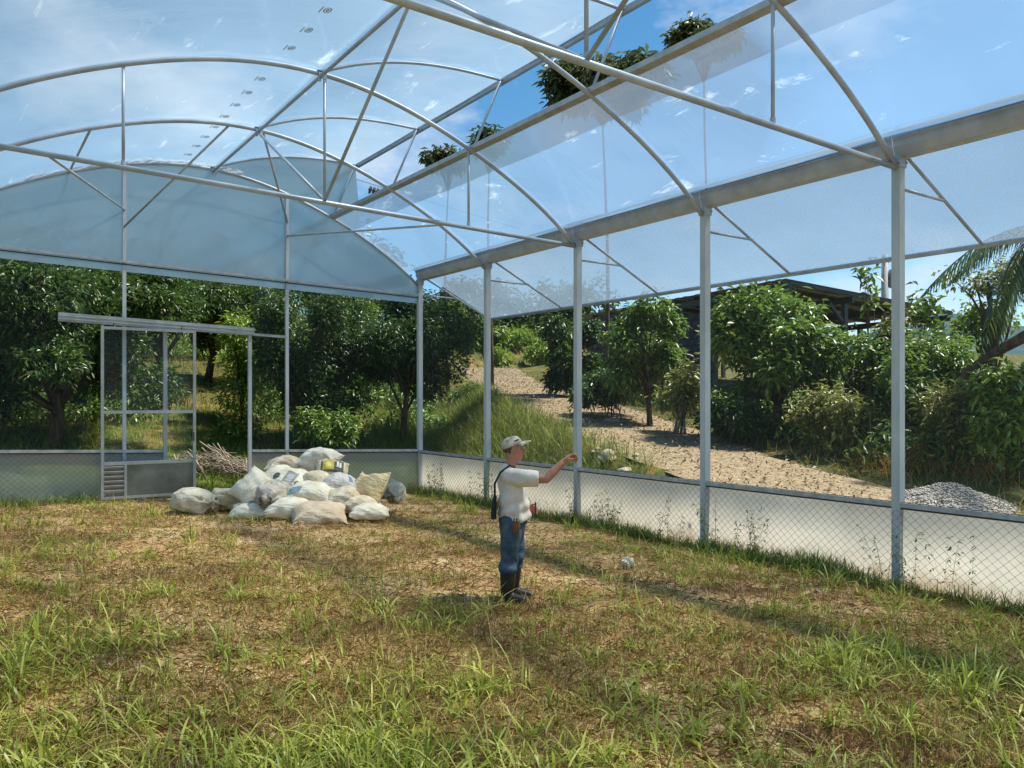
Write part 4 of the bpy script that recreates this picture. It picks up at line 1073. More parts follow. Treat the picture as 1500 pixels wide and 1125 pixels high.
# block wall along the far half of the front, courses built block by block in two shades
g0 = min(float(hgt(*sp(0, v, 0)[:2])) for v in (3, 6, 10)) - 0.3
wl = MB().bar(sp(0.16, 3.1, (g0 + zr - 0.42) / 2), sp(0.16, 10.4, (g0 + zr - 0.42) / 2), 0.02, zr - 0.42 - g0).build('wall', m_block, shd)
bl = bpy.data.meshes.new('block')
bmx = bmesh.new(); bmesh.ops.create_cube(bmx, size=1.0); bmesh.ops.scale(bmx, vec=(0.12, 0.385, 0.185), verts=bmx.verts); bmx.to_mesh(bl); bmx.free(); bl.materials.append(m_block)
wloc = world_loc(wl)
rows = int((zr - 0.45 - g0) / 0.2)
for i in range(rows):
    for j in range(18):
        v = 3.1 + 0.2 + j * 0.4 + (0.2 if i % 2 else 0)
        if v > 10.3: continue
        q = sp(0.09, v, g0 + 0.1 + i * 0.2)
        if q.z < float(hgt(q.x - 0.2, q.y)) - 0.1: continue
        o = bpy.data.objects.new('block', bl); C.objects.link(o); o.parent = wl; o.location = q - wloc; o.rotation_euler = (0, 0, -0.1487)

# ------------------------------------------------------------------ utility pole, wires
pl = at(1296, 0, 27.0); pz = float(hgt(pl.x, pl.y))
m_conc = M('pale_concrete', lin(176, 174, 168), lin(150, 148, 142), scale=6, rough=0.85, bump=0.2)
up_ = thing('utility_pole', (pl.x, pl.y, pz), 'slim pale utility pole with a transformer behind the shed corner', 'utility pole')
MB().tube([(pl.x, pl.y, pz - 0.2), (pl.x, pl.y, zpix(372, 27))], [0.13, 0.10], 10).build('pole', m_conc, up_, smooth=True)
tp_ = pl + Vector((RIGHT[0] * 0.33, RIGHT[1] * 0.33, 0)); tzz = zpix(408, 27)
mb = MB().tube([(tp_.x, tp_.y, tzz - 0.3), (tp_.x, tp_.y, tzz - 0.27), (tp_.x, tp_.y, tzz + 0.27), (tp_.x, tp_.y, tzz + 0.3)], [0.16, 0.2, 0.2, 0.16], 14)
trf = mb.build('transformer', M('transformer_grey', lin(150, 156, 160), lin(130, 136, 140), rough=0.5), up_, smooth=True)
for s in (-0.09, 0.09): MB().tube([(tp_.x + s, tp_.y, tzz + 0.28), (tp_.x + s, tp_.y, tzz + 0.55)], [0.035, 0.02], 8).build('bushing', m_dark, trf)
MB().bar((pl.x, pl.y, tzz), (tp_.x, tp_.y, tzz), 0.06, 0.08).build('mounting_arm', m_steel, up_)
MB().bar((pl.x - 0.4, pl.y - 0.2, zpix(380, 27)), (pl.x + 0.5, pl.y + 0.2, zpix(380, 27)), 0.08, 0.1).build('crossarm', m_steel, up_)
def wire(a, b, sag, label, r=0.012):
    pts = [Vector(a).lerp(Vector(b), i / 24) - Vector((0, 0, sag * 4 * (i / 24) * (1 - i / 24))) for i in range(25)]
    return tag(MB().tube(pts, r, 4).build('power_cable', m_dark, smooth=True), label, 'cable', 'power cables')
wire(pl.xyz * 1.0 + Vector((0, 0, zpix(484, 27) - pl.z)), at(1700, 462, 26), 0.12, 'thin cable running right from the utility pole above the bushes', 0.02)
# insulated line glimpsed through the roof vent, with a strain insulator
a = at(430, 235, 36); b = at(760, 335, 36)
wire(a, b, 0.0, 'thin overhead cable crossing the left end of the roof vent', 0.012)
ii = thing('strain_insulator', at(553, 281, 35.9), 'small black ribbed insulator on the overhead cable in the roof vent', 'insulator')
dirv = (b - a).normalized(); c0 = at(553, 281, 35.9)
MB().tube([c0 - dirv * 0.42, c0 + dirv * 0.42], 0.03, 6).build('rod', m_dark, ii)
for i in range(5):
    q = c0 + dirv * (-0.32 + 0.16 * i); MB().tube([q - dirv * 0.03, q + dirv * 0.03], [0.2, 0.15], 10).build('disc', m_dark, ii)

# ------------------------------------------------------------------ distant mountain
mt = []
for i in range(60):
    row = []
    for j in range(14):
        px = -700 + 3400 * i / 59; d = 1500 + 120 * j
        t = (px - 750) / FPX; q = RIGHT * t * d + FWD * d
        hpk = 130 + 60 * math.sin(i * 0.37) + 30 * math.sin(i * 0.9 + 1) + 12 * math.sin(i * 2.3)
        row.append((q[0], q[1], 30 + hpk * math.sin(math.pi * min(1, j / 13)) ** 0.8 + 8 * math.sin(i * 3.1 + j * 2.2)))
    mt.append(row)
tag(MB().grid(mt).build('mountains', M('hazy_forested_mountain', lin(70, 92, 96), lin(52, 74, 80), scale=0.01, rough=0.95, spec=0.1), smooth=True), kind='structure')  # bluish haze of distance put into the forest's base colour

# ------------------------------------------------------------------ gravel pile, stones, branch pile, litter
m_grav = M('grey_gravel', lin(168, 164, 156), lin(92, 90, 88), scale=22, rough=0.95, bump=1.0, bscale=60, spec=0.15, detail=10)
m_peb = M('pebble', lin(190, 184, 172), lin(110, 104, 96), c3=lin(150, 142, 130), island=True, rough=0.9, spec=0.15)
m_peb2 = M('road_pebble', lin(178, 164, 138), lin(92, 76, 54), c3=lin(136, 118, 92), island=True, rough=0.9, spec=0.15)
gp = at(1392, 0, 11.6); gpz = float(hgt(gp.x, gp.y))
gpt = thing('gravel_pile', (gp.x, gp.y, gpz), 'grey gravel heap just outside the fence at the right', 'gravel pile')
def pile_h(x, y):
    u = ((x - gp.x) * RIGHT[0] + (y - gp.y) * RIGHT[1]) / 0.98; v = ((x - gp.x) * FWD[0] + (y - gp.y) * FWD[1]) / 0.95
    r2 = np.sqrt(u * u + v * v)
    return 0.29 * (1 - smooth01(r2 * 0.95)) + 0.03 * vnoise(x * 6, y * 6, 9) * (r2 < 1)
ux = np.linspace(-1.15, 1.15, 40)
PX, PY = np.meshgrid(gp.x + ux, gp.y + ux, indexing='ij')
PZ = np.maximum(hgt(PX, PY), roadz(PY)) - 0.05 + pile_h(PX, PY)
ii_ = np.arange(1600).reshape(40, 40); PF = np.stack([ii_[:-1, :-1], ii_[1:, :-1], ii_[1:, 1:], ii_[:-1, 1:]], -1).reshape(-1, 4)
npmesh('heap', np.stack([PX, PY, PZ], -1).reshape(-1, 3), PF, m_grav, gpt, smooth=True)
def pebbles(P, s, seed=0):
    r = np.random.default_rng(seed); n = len(P)
    b = np.array([(1, 0, 0), (-1, 0, 0), (0, 1, 0), (0, -1, 0), (0, 0, 1), (0, 0, -1)], float)
    q = b[None] * r.uniform(0.55, 1.2, (n, 6, 1)) * np.broadcast_to(s, n)[:, None, None] * np.array([1, 1, 0.65])
    th = r.uniform(0, 6.28, n); c, s_ = np.cos(th)[:, None], np.sin(th)[:, None]
    x = q[:, :, 0] * c - q[:, :, 1] * s_; y = q[:, :, 0] * s_ + q[:, :, 1] * c
    V = (np.stack([x, y, q[:, :, 2] + 0.2 * x], -1) + np.asarray(P)[:, None]).reshape(-1, 3)
    f = np.array([(0, 2, 4), (2, 1, 4), (1, 3, 4), (3, 0, 4), (2, 0, 5), (1, 2, 5), (3, 1, 5), (0, 3, 5)])
    F = (np.arange(n)[:, None, None] * 6 + f[None]).reshape(-1, 3)
    return V, F
r5 = np.random.default_rng(55)
a_ = r5.uniform(0, 6.28, 4200); q_ = np.sqrt(r5.uniform(0, 1.1, 4200)) * 0.98
x = gp.x + np.cos(a_) * q_; y = gp.y + np.sin(a_) * q_
V, F = pebbles(np.stack([x, y, np.maximum(hgt(x, y), roadz(y)) - 0.045 + pile_h(x, y)], -1), r5.uniform(0.010, 0.03, len(x)), 1)
tag(npmesh('stones', V, F, m_peb, gpt), kind='stuff')
y = r5.uniform(3, 38, 9000); t_ = r5.uniform(0.0, 1, 9000); x = XL(y) + (XR(y) - XL(y)) * t_
V, F = pebbles(np.stack([x, y, roadz(y) + 0.025 + 0.03 * vnoise(x * 1.2, y * 1.2, 4)], -1), r5.uniform(0.005, 0.017, len(x)), 2)
V2, F2 = leaf_cloud(np.stack([x, y, roadz(y) + 0.05], -1)[:5000] + r5.normal(0, 0.2, (5000, 3)) * [1, 1, 0], 1, 0.08, 0.035, droop=0.0, spread=0.02, seed=77)
V, F = merge([(V, F), (V2, F2)])
tag(npmesh('road_gravel', V, F, m_peb2), 'loose pale stones and fallen leaves scattered over the driveway', 'gravel', kind='stuff')

def rock(px, d, s, label, seed, sq=0.65):
    p = at(px, 0, d); z = float(hgt(p.x, p.y))
    bm = bmesh.new(); bmesh.ops.create_icosphere(bm, subdivisions=3, radius=1)
    rr_ = random.Random(seed)
    for v in bm.verts:
        c = v.co; k = 1 + 0.16 * math.sin(c.x * 3 + seed) + 0.14 * math.sin(c.y * 4 + 2 * seed) + 0.12 * math.sin(c.z * 5 + seed * 3) + rr_.uniform(-0.03, 0.03)
        v.co = Vector((c.x * s * k * 1.15, c.y * s * k, c.z * s * k * sq))
    me = bpy.data.meshes.new('rock'); bm.to_mesh(me); bm.free(); me.materials.append(M('rock_stone', lin(178, 166, 148), lin(128, 116, 100), scale=5, rough=0.9, bump=0.6, bscale=14))
    o = bpy.data.objects.new('rock', me); C.objects.link(o); o.location = (p.x, p.y, z + s * sq * 0.45); o.rotation_euler = (0, 0, seed)
    return tag(o, label, 'rock', 'rocks beside the driveway')
rock(890, 14.6, 0.17, 'largest rounded rock beside the driveway right of the pointing hand', 1)
rock(915, 13.8, 0.14, 'flat pale rock beside the driveway, nearest to the fence', 2, 0.5)
rock(873, 15.2, 0.10, 'small pale rock at the edge of the bank grass', 3)
rock(932, 14.3, 0.08, 'small brown rock right of the rounded rocks', 4)
rock(900, 20.0, 0.22, 'flat grey stone slab in the shade under the shed wall', 5, 0.35)
# pile of cut branches outside the doorway
bpile = at(312, 0, 17.6); bzz = float(hgt(bpile.x, bpile.y))
mb = MB(); r6 = random.Random(9)
for i in range(210):
    u = r6.uniform(-0.95, 0.95); v = r6.uniform(-0.5, 0.5); zz = max(0.03, 0.42 * (1 - abs(u) ** 1.6) * (1 - abs(v) * 0.9) * r6.uniform(0.3, 1.1))
    c = Vector((bpile.x + RIGHT[0] * u + FWD[0] * v, bpile.y + RIGHT[1] * u + FWD[1] * v, bzz + zz))
    an = r6.gauss(0.35, 0.5); dv = Vector((RIGHT[0] * math.cos(an) , RIGHT[1] * math.cos(an), -math.sin(an) * 0.8)) + Vector((FWD[0], FWD[1], 0)) * r6.uniform(-0.6, 0.3)
    L_ = r6.uniform(0.2, 0.55); bend = Vector((0, 0, r6.uniform(0, 0.12)))
    pts = [c - dv * L_, c + bend, c + dv * L_]
    pts = [Vector((p.x, p.y, max(p.z, float(hgt(p.x, p.y)) + 0.01))) for p in pts]
    mb.tube(pts, [r6.uniform(0.006, 0.016)] * 2 + [0.005], 5)
tag(mb.build('branch_pile', M('dead_twig', lin(168, 156, 138), lin(112, 98, 82), island=False, scale=5, rough=0.9), smooth=True, fixn=False),
    'heap of dead pale branches and twigs outside the doorway', 'branch pile')
# crumpled white plastic bag in the grass
bp_ = at(920, 0, 9.55); bz_ = float(hgt(bp_.x, bp_.y))
bm = bmesh.new(); bmesh.ops.create_icosphere(bm, subdivisions=4, radius=0.07)
for v in bm.verts:
    c = v.co.normalized(); v.co = c * 0.07 * (1 + 0.2 * math.sin(7 * c.x + 3 * c.z) + 0.15 * math.sin(11 * c.y - 5 * c.x) + 0.1 * math.sin(17 * c.z + 9 * c.y)); v.co.z *= 0.9
me = bpy.data.meshes.new('plastic_bag'); bm.to_mesh(me); bm.free()
me.materials.append(M('white_plastic', (0.78, 0.72, 0.56), (0.6, 0.53, 0.4), scale=12, rough=0.5, bump=0.4, bscale=40))
o = bpy.data.objects.new('plastic_bag', me); C.objects.link(o); o.location = (bp_.x, bp_.y, bz_ + 0.06)
tag(o, 'crumpled white plastic bag lying in the grass right of the man', 'plastic bag')
# ------------------------------------------------------------------ pile of filled sacks
def sackmat(name, c1, c2, prints=(), rough=0.55, stripes=0.0):
    """woven plastic cloth with dirt, faint weave and printed patches given in the sack's own x,y (along, up-face) as (cx,cy,hx,hy,colour,round)"""
    m = bpy.data.materials.new(name); m.use_nodes = True; n = m.node_tree; N = n.nodes; L = n.links
    p = N['Principled BSDF']; p.inputs['Roughness'].default_value = rough; p.inputs['Specular IOR Level'].default_value = 0.3
    tcn = N.new('ShaderNodeTexCoord')
    nz = N.new('ShaderNodeTexNoise'); nz.inputs['Scale'].default_value = 4.5; nz.inputs['Detail'].default_value = 8; L.new(tcn.outputs['Object'], nz.inputs['Vector'])
    r = N.new('ShaderNodeValToRGB'); r.color_ramp.elements[0].position = 0.38; r.color_ramp.elements[1].position = 0.66
    r.color_ramp.elements[0].color = (*c1, 1); r.color_ramp.elements[1].color = (*c2, 1); L.new(nz.outputs['Fac'], r.inputs['Fac'])
    col = r.outputs['Color']
    sep = N.new('ShaderNodeSeparateXYZ'); L.new(tcn.outputs['UV'], sep.inputs[0])
    def math_(op, a, b=None):
        q = N.new('ShaderNodeMath'); q.operation = op
        for i, v in enumerate((a, b)):
            if v is None: continue
            if isinstance(v, (int, float)): q.inputs[i].default_value = v
            else: L.new(v, q.inputs[i])
        return q.outputs[0]
    for cx, cy_, hx, hy, pc, rnd in prints:
        dx = math_('DIVIDE', math_('ABSOLUTE', math_('SUBTRACT', sep.outputs['X'], cx)), hx); dy = math_('DIVIDE', math_('ABSOLUTE', math_('SUBTRACT', sep.outputs['Y'], cy_)), hy)
        q = math_('ADD', math_('MULTIPLY', dx, dx), math_('MULTIPLY', dy, dy)) if rnd else math_('MAXIMUM', dx, dy)
        msk = math_('MULTIPLY', math_('LESS_THAN', q, 1.0), 0.9)
        mxn = N.new('ShaderNodeMixRGB'); mxn.inputs[2].default_value = (*pc, 1); L.new(msk, mxn.inputs[0]); L.new(col, mxn.inputs[1]); col = mxn.outputs[0]
    L.new(col, p.inputs['Base Color'])
    b = N.new('ShaderNodeBump'); b.inputs['Strength'].default_value = 1.0; b.inputs['Distance'].default_value = 0.035
    n2 = N.new('ShaderNodeTexNoise'); n2.inputs['Scale'].default_value = 6; n2.inputs['Detail'].default_value = 5; n2.inputs['Distortion'].default_value = 1.2
    mpn = N.new('ShaderNodeMapping'); mpn.inputs['Scale'].default_value = (0.7, 2.4, 2.0); L.new(tcn.outputs['Object'], mpn.inputs['Vector']); L.new(mpn.outputs[0], n2.inputs['Vector'])
    L.new(n2.outputs['Fac'], b.inputs['Height']); L.new(b.outputs[0], p.inputs['Normal'])
    t = N.new('ShaderNodeBsdfTranslucent'); L.new(col, t.inputs['Color']); ms = N.new('ShaderNodeMixShader'); ms.inputs[0].default_value = 0.12
    L.new(p.outputs[0], ms.inputs[1]); L.new(t.outputs[0], ms.inputs[2]); L.new(ms.outputs[0], N['Material Output'].inputs['Surface'])
    return m
WHITE = (lin(244, 236, 214), lin(216, 202, 174)); BEIGE = (lin(234, 222, 194), lin(202, 180, 144)); GREYW = (lin(222, 214, 194), lin(176, 164, 140)); GREY = (lin(176, 172, 162), lin(140, 134, 124))
K = (0.05, 0.05, 0.06); YEL = (0.62, 0.52, 0.08); BLU = (0.10, 0.22, 0.5); TEAL = (0.2, 0.34, 0.42)

def sack(label, px, py, d, L, W, H, yaw, pitch=0.0, roll=0.0, tie=False, cols=WHITE, prints=(), seed=0, lift=None, ears=0.10):
    """a filled sack: pillow with pinched corners, or gathered and tied at one end"""
    r = random.Random(seed); nu, nv = 36, 30; vs = []; uv = []
    ph = [r.uniform(0, 6.28) for _ in range(6)]
    for i in range(nv + 1):
        v = -1 + 2 * i / nv
        if tie:
            s = (v + 1) / 2
            prof = math.sin(math.pi * min(1, (s * 0.86) ** 0.72 + 0.06)) ** 0.55 if s < 0.86 else 0.0
            neck = 0.17
            if s > 0.80: prof = neck + (s - 0.86) * 2.2 if s > 0.86 else neck + max(0, (math.sin(math.pi * min(1, (s * 0.86) ** 0.72 + 0.06)) ** 0.55 - neck)) * (0.86 - s) / 0.06
            w = W / 2 * prof; t = H / 2 * prof
            gath = max(0, 1 - abs(s - 0.84) / 0.32) * 0.13
        else:
            e = 1 - abs(v) ** 5
            w = W / 2 * (0.86 + 0.14 * abs(v) ** 3) * (0.25 + 0.75 * min(1, e * 4) ** 0.35 if abs(v) > 0.93 else 1)
            w = W / 2 * (0.90 + ears * abs(v) ** 4)
            t = H / 2 * max(0.03, 1 - abs(v) ** 2.6) ** 0.62
            gath = max(0, (abs(v) - 0.55)) * 0.16
        for k in range(nu):
            a = 2 * math.pi * k / nu
            ca, sa = math.cos(a), math.sin(a)
            ex = 0.72
            y = w * math.copysign(abs(ca) ** ex, ca); z = t * math.copysign(abs(sa) ** 0.85, sa)
            if not tie:        # thickness thins towards the side seams near the corners
                z *= 1 - 0.35 * abs(v) ** 3 * abs(ca)
            g_ = 1 + gath * math.sin(9 * a + ph[0] + 1.5 * math.sin(2 * a)) + 0.07 * math.sin(3 * a + ph[1] + v * 2.5) + 0.055 * math.sin(5 * v + 2 * a + ph[2]) + 0.03 * math.sin(11 * v + 4 * a + ph[3]) + 0.026 * math.sin(7 * a - 9 * v + ph[4])
            x = L / 2 * v * (1 - (0.07 * (1 - abs(ca)) * (abs(v) ** 4) if not tie else 0)) + 0.012 * math.sin(6 * a + ph[5])
            y *= g_; z *= g_
            z = z if z > -H * 0.36 else -H * 0.36 + (z + H * 0.36) * 0.3
            z -= 0.10 * H * (v * v) * (0.6 if not tie else 0.2)
            vs.append((x, y, z)); uv.append((x, y if abs(sa) < 0.999 else y, z, sa))
    fs = [(i * nu + k, i * nu + (k + 1) % nu, (i + 1) * nu + (k + 1) % nu, (i + 1) * nu + k) for i in range(nv) for k in range(nu)]
    fs.append(tuple(range(nu - 1, -1, -1))); fs.append(tuple(nv * nu + k for k in range(nu)))
    me = bpy.data.meshes.new('sack'); me.from_pydata(vs, [], fs); me.polygons.foreach_set('use_smooth', [True] * len(me.polygons))
    ul = me.uv_layers.new(name='UVMap')
    for lp in me.loops:
        x, y, z, sa = uv[lp.vertex_index]
        ul.data[lp.index].uv = (x / L, (y / W) if sa > -0.2 else 5.0)     # printed on the upper face only
    me.materials.append(sackmat('sack_cloth_%d' % seed, *cols, prints=prints))
    p = at(px, py, d)
    root = thing('sack', (p.x, p.y, p.z), label, 'sack', 'filled sacks heaped by the back wall')
    root.rotation_euler = Euler((roll, pitch, yaw - YAW), 'XYZ')
    b = bpy.data.objects.new('sack_body', me); C.objects.link(b); b.parent = root
    # the bit of string or the stitched mouth
    mb = MB()
    if tie:
        s = 0.845; xx = L / 2 * (2 * s - 1)
        pts = [(xx + 0.004 * math.sin(3 * q), 0.185 * W / 2 * math.cos(q), 0.185 * H / 2 * math.sin(q) - 0.02 * H) for q in np.linspace(0, 2 * math.pi, 15)]
        mb.tube(pts, 0.006, 5); nm = 'tie_string'
    else:
        pts = [(-L / 2 * 0.985, W / 2 * q * 0.92, -0.055 * H + 0.006 * math.sin(q * 30)) for q in np.linspace(-1, 1, 25)]
        mb.tube(pts, 0.005, 4); nm = 'seam'
    mb.build(nm, M('sack_string', (0.42, 0.36, 0.27), (0.3, 0.26, 0.2), rough=0.8), root, local=True, smooth=True)
    return root
R_ = math.radians
# front and sides of the heap first (depth about 13 m), then the layers behind and above
sack('greyish tied sack lying at the far left end of the heap', 287, 735, 13.3, 0.78, 0.52, 0.42, R_(-12), 0.10, 0, True, GREYW, seed=1)
sack('tan stained sack second from the left end of the heap', 334, 731, 13.75, 0.80, 0.5, 0.40, R_(205), -0.16, 0, True, BEIGE, seed=2)
sack('bright white sack with one corner pointing up, above the round tied one', 371, 713, 13.55, 0.66, 0.54, 0.36, R_(48), -0.62, 0.55, False, WHITE, seed=3, ears=0.2)
sack('small round sack tied in a knot facing the camera', 396, 727, 13.05, 0.50, 0.46, 0.40, R_(-92), 0.12, 0, True, (lin(222, 210, 194), lin(190, 176, 158)), seed=4)
sack('flat white sack with dark print at the bottom of the heap', 369, 748, 13.0, 0.66, 0.42, 0.24, R_(4), 0.02, 0.35, False, WHITE, prints=[(-0.1, 0.15, 0.25, 0.12, (0.2, 0.2, 0.22), False), (0.3, 0.25, 0.12, 0.08, YEL, False)], seed=5)
sack('large white sack with black square and round prints', 420, 707, 13.75, 0.98, 0.62, 0.42, R_(-14), 0.22, 0.62, False, WHITE,
     prints=[(-0.12, -0.12, 0.06, 0.12, K, True), (0.12, -0.05, 0.10, 0.2, (0.3, 0.3, 0.3), False), (0.12, -0.07, 0.055, 0.12, (0.6, 0.58, 0.52), False), (0.3, -0.2, 0.06, 0.12, K, True)], seed=6, ears=0.22)
sack('yellowed sack with an upturned corner at the upper left of the heap', 415, 680, 14.5, 0.62, 0.46, 0.30, R_(8), -0.12, 0.1, False, BEIGE, seed=7, ears=0.25)
sack('topmost big white sack on the heap', 466, 674, 14.5, 0.76, 0.56, 0.44, R_(-18), -0.18, 0.1, False, (lin(232, 226, 212), lin(206, 196, 176)), seed=8)
sack('sack with a bright yellow and black printed label', 486, 690, 14.05, 0.56, 0.44, 0.34, R_(12), 0.1, 0.75, False, BEIGE,
     prints=[(0.0, -0.02, 0.34, 0.30, K, False), (-0.12, 0.0, 0.17, 0.24, YEL, False), (-0.12, 0.0, 0.09, 0.14, (0.75, 0.66, 0.2), True), (0.16, 0.06, 0.03, 0.16, (0.8, 0.76, 0.6), False), (0.24, 0.02, 0.03, 0.14, (0.8, 0.76, 0.6), False)], seed=9)
sack('plain beige sack in the middle of the heap', 463, 704, 13.75, 0.58, 0.46, 0.32, R_(-40), 0.2, 0.2, False, BEIGE, seed=10)
sack('striped white sack with a blue mark', 495, 711, 13.65, 0.62, 0.44, 0.36, R_(18), -0.05, 0.4, False, (lin(226, 220, 212), lin(196, 186, 176)),
     prints=[(0.33, -0.05, 0.05, 0.2, BLU, False)] + [(-0.35 + 0.12 * i, 0.0, 0.006, 0.5, (0.5, 0.44, 0.42), False) for i in range(5)], seed=11)
sack('large yellow stained sack propped upright at the right of the heap', 538, 719, 13.7, 0.74, 0.62, 0.34, R_(-38), -0.05, 1.0, False, (lin(228, 208, 166), lin(204, 176, 122)), seed=12, ears=0.22)
sack('grey plastic sack slumped behind the yellow stained one', 551, 712, 14.3, 0.80, 0.56, 0.36, R_(-22), 0.22, 0.2, False, GREY, seed=13)
sack('small pale sack at the far right end of the heap', 579, 723, 14.1, 0.42, 0.36, 0.36, R_(-80), 0.35, 0, True, GREYW, seed=14)
sack('white sack with a teal patch in the centre of the heap', 456, 724, 13.35, 0.86, 0.5, 0.36, R_(-10), 0.1, 0.4, False, WHITE, prints=[(-0.26, -0.25, 0.13, 0.16, TEAL, False)], seed=15)
sack('cream sack with an upturned corner right of the teal patched one', 502, 729, 13.3, 0.6, 0.46, 0.32, R_(22), -0.1, 0.3, False, BEIGE, seed=16, ears=0.25)
sack('long white sack with folded creases at the front of the heap', 430, 746, 12.9, 0.86, 0.46, 0.34, R_(3), 0.02, 0.1, False, WHITE, seed=17)
sack('frontmost beige sack lying on the grass', 468, 753, 12.6, 0.82, 0.58, 0.32, R_(16), 0.03, 0.35, False, (lin(226, 206, 176), lin(206, 180, 146)), seed=18, ears=0.2)
sack('cream sack wedged under the yellow stained one', 525, 739, 13.25, 0.62, 0.46, 0.28, R_(-6), 0.08, 0.1, False, BEIGE, seed=19)
sack('flat white sack at the lower right corner of the heap', 541, 750, 12.95, 0.62, 0.44, 0.24, R_(8), 0.02, 0.15, False, WHITE, seed=20)
# ------------------------------------------------------------------ man in white shirt reaching out
def ell(mb, c, R, n=16, m=12, rot=None):
    vs = []; fs = []
    for i in range(1, m):
        a = math.pi * i / m
        for k in range(n):
            b = 2 * math.pi * k / n; v = Vector((math.sin(a) * math.cos(b) * R[0], math.sin(a) * math.sin(b) * R[1], math.cos(a) * R[2]))
            if rot is not None: v = rot @ v
            vs.append(Vector(c) + v)
    t = Vector((0, 0, R[2])); bt = -t
    if rot is not None: t = rot @ t; bt = rot @ bt
    vs += [Vector(c) + t, Vector(c) + bt]; o = len(vs)
    for i in range(m - 2):
        for k in range(n): fs.append((i * n + k, (i + 1) * n + k, (i + 1) * n + (k + 1) % n, i * n + (k + 1) % n))
    for k in range(n):
        fs.append((o - 2, k, (k + 1) % n)); fs.append((o - 1, (m - 2) * n + (k + 1) % n, (m - 2) * n + k))
    return mb.add(vs, fs)
def limb(mb, pts, rad, n=14, up=None):
    """tapered rounded limb through the points"""
    mb.tube(pts, rad, n, up=up)
    for p, r in ((pts[0], rad[0]), (pts[-1], rad[-1])):
        if hasattr(r, '__len__'): continue
        ell(mb, p, (r * 0.98,) * 3, 12, 8)
    return mb
def fused(mb, name, mat, parent, voxel, smooth_it=6, fold=None):
    """one continuous surface from overlapping volumes"""
    me = bpy.data.meshes.new('tmp'); me.from_pydata(mb.v, [], mb.f)
    bm = bmesh.new(); bm.from_mesh(me); bmesh.ops.recalc_face_normals(bm, faces=bm.faces); bm.to_mesh(me); bm.free()
    o = bpy.data.objects.new('tmp', me); C.objects.link(o)
    md = o.modifiers.new('r', 'REMESH'); md.mode = 'VOXEL'; md.voxel_size = voxel
    if smooth_it:
        ms = o.modifiers.new('s', 'SMOOTH'); ms.factor = 0.5; ms.iterations = smooth_it
    dg = bpy.context.evaluated_depsgraph_get(); ev = o.evaluated_get(dg)
    m2 = bpy.data.meshes.new_from_object(ev); m2.name = name
    bpy.data.objects.remove(o); bpy.data.meshes.remove(me)
    if fold:
        co = np.empty(len(m2.vertices) * 3); m2.vertices.foreach_get('co', co); co = co.reshape(-1, 3)
        no = np.empty(len(m2.vertices) * 3); m2.vertices.foreach_get('normal', no); no = no.reshape(-1, 3)
        co = co + no * fold(co)[:, None]
        m2.vertices.foreach_set('co', co.ravel()); m2.update()
    m2.polygons.foreach_set('use_smooth', [True] * len(m2.polygons))
    m2.materials.clear(); m2.materials.append(mat)
    p = bpy.data.objects.new(name, m2); C.objects.link(p); p.parent = parent
    return p
MP = at(745, 878, 7.78); mz = float(hgt(MP.x, MP.y))
man = thing('person', (MP.x, MP.y, mz - 0.01), 'man in pale cap, white T-shirt, jeans and rubber boots reaching out one hand', 'person', rz=-YAW)
m_skin = M('skin', lin(186, 128, 102), lin(164, 106, 84), scale=8, rough=0.5, spec=0.4, bump=0.08, bscale=60)
m_shirt = M('white_cotton', lin(232, 220, 208), lin(204, 190, 176), scale=4, rough=0.85, bump=0.6, bscale=9, spec=0.2)
m_jean = M('blue_denim', lin(92, 110, 124), lin(42, 54, 68), scale=7, rough=0.85, bump=0.35, bscale=26, spec=0.2)
m_boot = M('dark_rubber_boot', lin(44, 38, 32), lin(28, 24, 20), scale=6, rough=0.45, bump=0.1)
m_cap = M('pale_cap_cloth', lin(222, 212, 190), lin(140, 128, 112), scale=16, rough=0.85, bump=0.2, spec=0.2)
m_hair = M('grey_brown_hair', lin(92, 76, 64), lin(66, 54, 46), scale=30, rough=0.8)
m_leather = M('brown_leather', lin(126, 82, 46), lin(96, 60, 32), scale=10, rough=0.6, bump=0.2)
m_bag = M('dark_green_cloth', lin(34, 48, 42), lin(24, 34, 30), scale=10, rough=0.85)
m_eye = M('eye_dark', (0.02, 0.015, 0.012), (0.03, 0.02, 0.015), rough=0.2)
b = MB()
rt_ = Matrix.Rotation(math.radians(6), 3, 'Y')
ell(b, (0.040, 0, 1.485), (0.100, 0.077, 0.098), rot=rt_)                # cranium
ell(b, (0.078, 0, 1.430), (0.068, 0.060, 0.088), rot=rt_)                # face
ell(b, (0.098, 0, 1.372), (0.046, 0.044, 0.040))                         # jaw and chin
limb(b, [(0.142, 0, 1.462), (0.158, 0, 1.440), (0.165, 0, 1.423)], [0.010, 0.013, 0.015], 8)   # nose
limb(b, [(0.120, -0.034, 1.476), (0.132, 0, 1.480), (0.120, 0.034, 1.476)], [0.014, 0.016, 0.014], 8)   # brow
limb(b, [(0.137, -0.018, 1.398), (0.146, 0, 1.400), (0.137, 0.018, 1.398)], [0.008, 0.010, 0.008], 8)   # lips
for s in (-1, 1):
    ell(b, (0.040, s * 0.078, 1.440), (0.022, 0.010, 0.034), 10, 8)
limb(b, [(0.045, 0, 1.40), (0.018, 0, 1.31), (0.0, 0, 1.24)], [0.056, 0.054, 0.050])           # neck
limb(b, [(0.02, 0, 1.20), (0.03, 0, 1.05), (0.03, 0, 0.88)], [(0.07, 0.11), (0.09, 0.12), (0.09, 0.12)], up=(1, 0, 0))
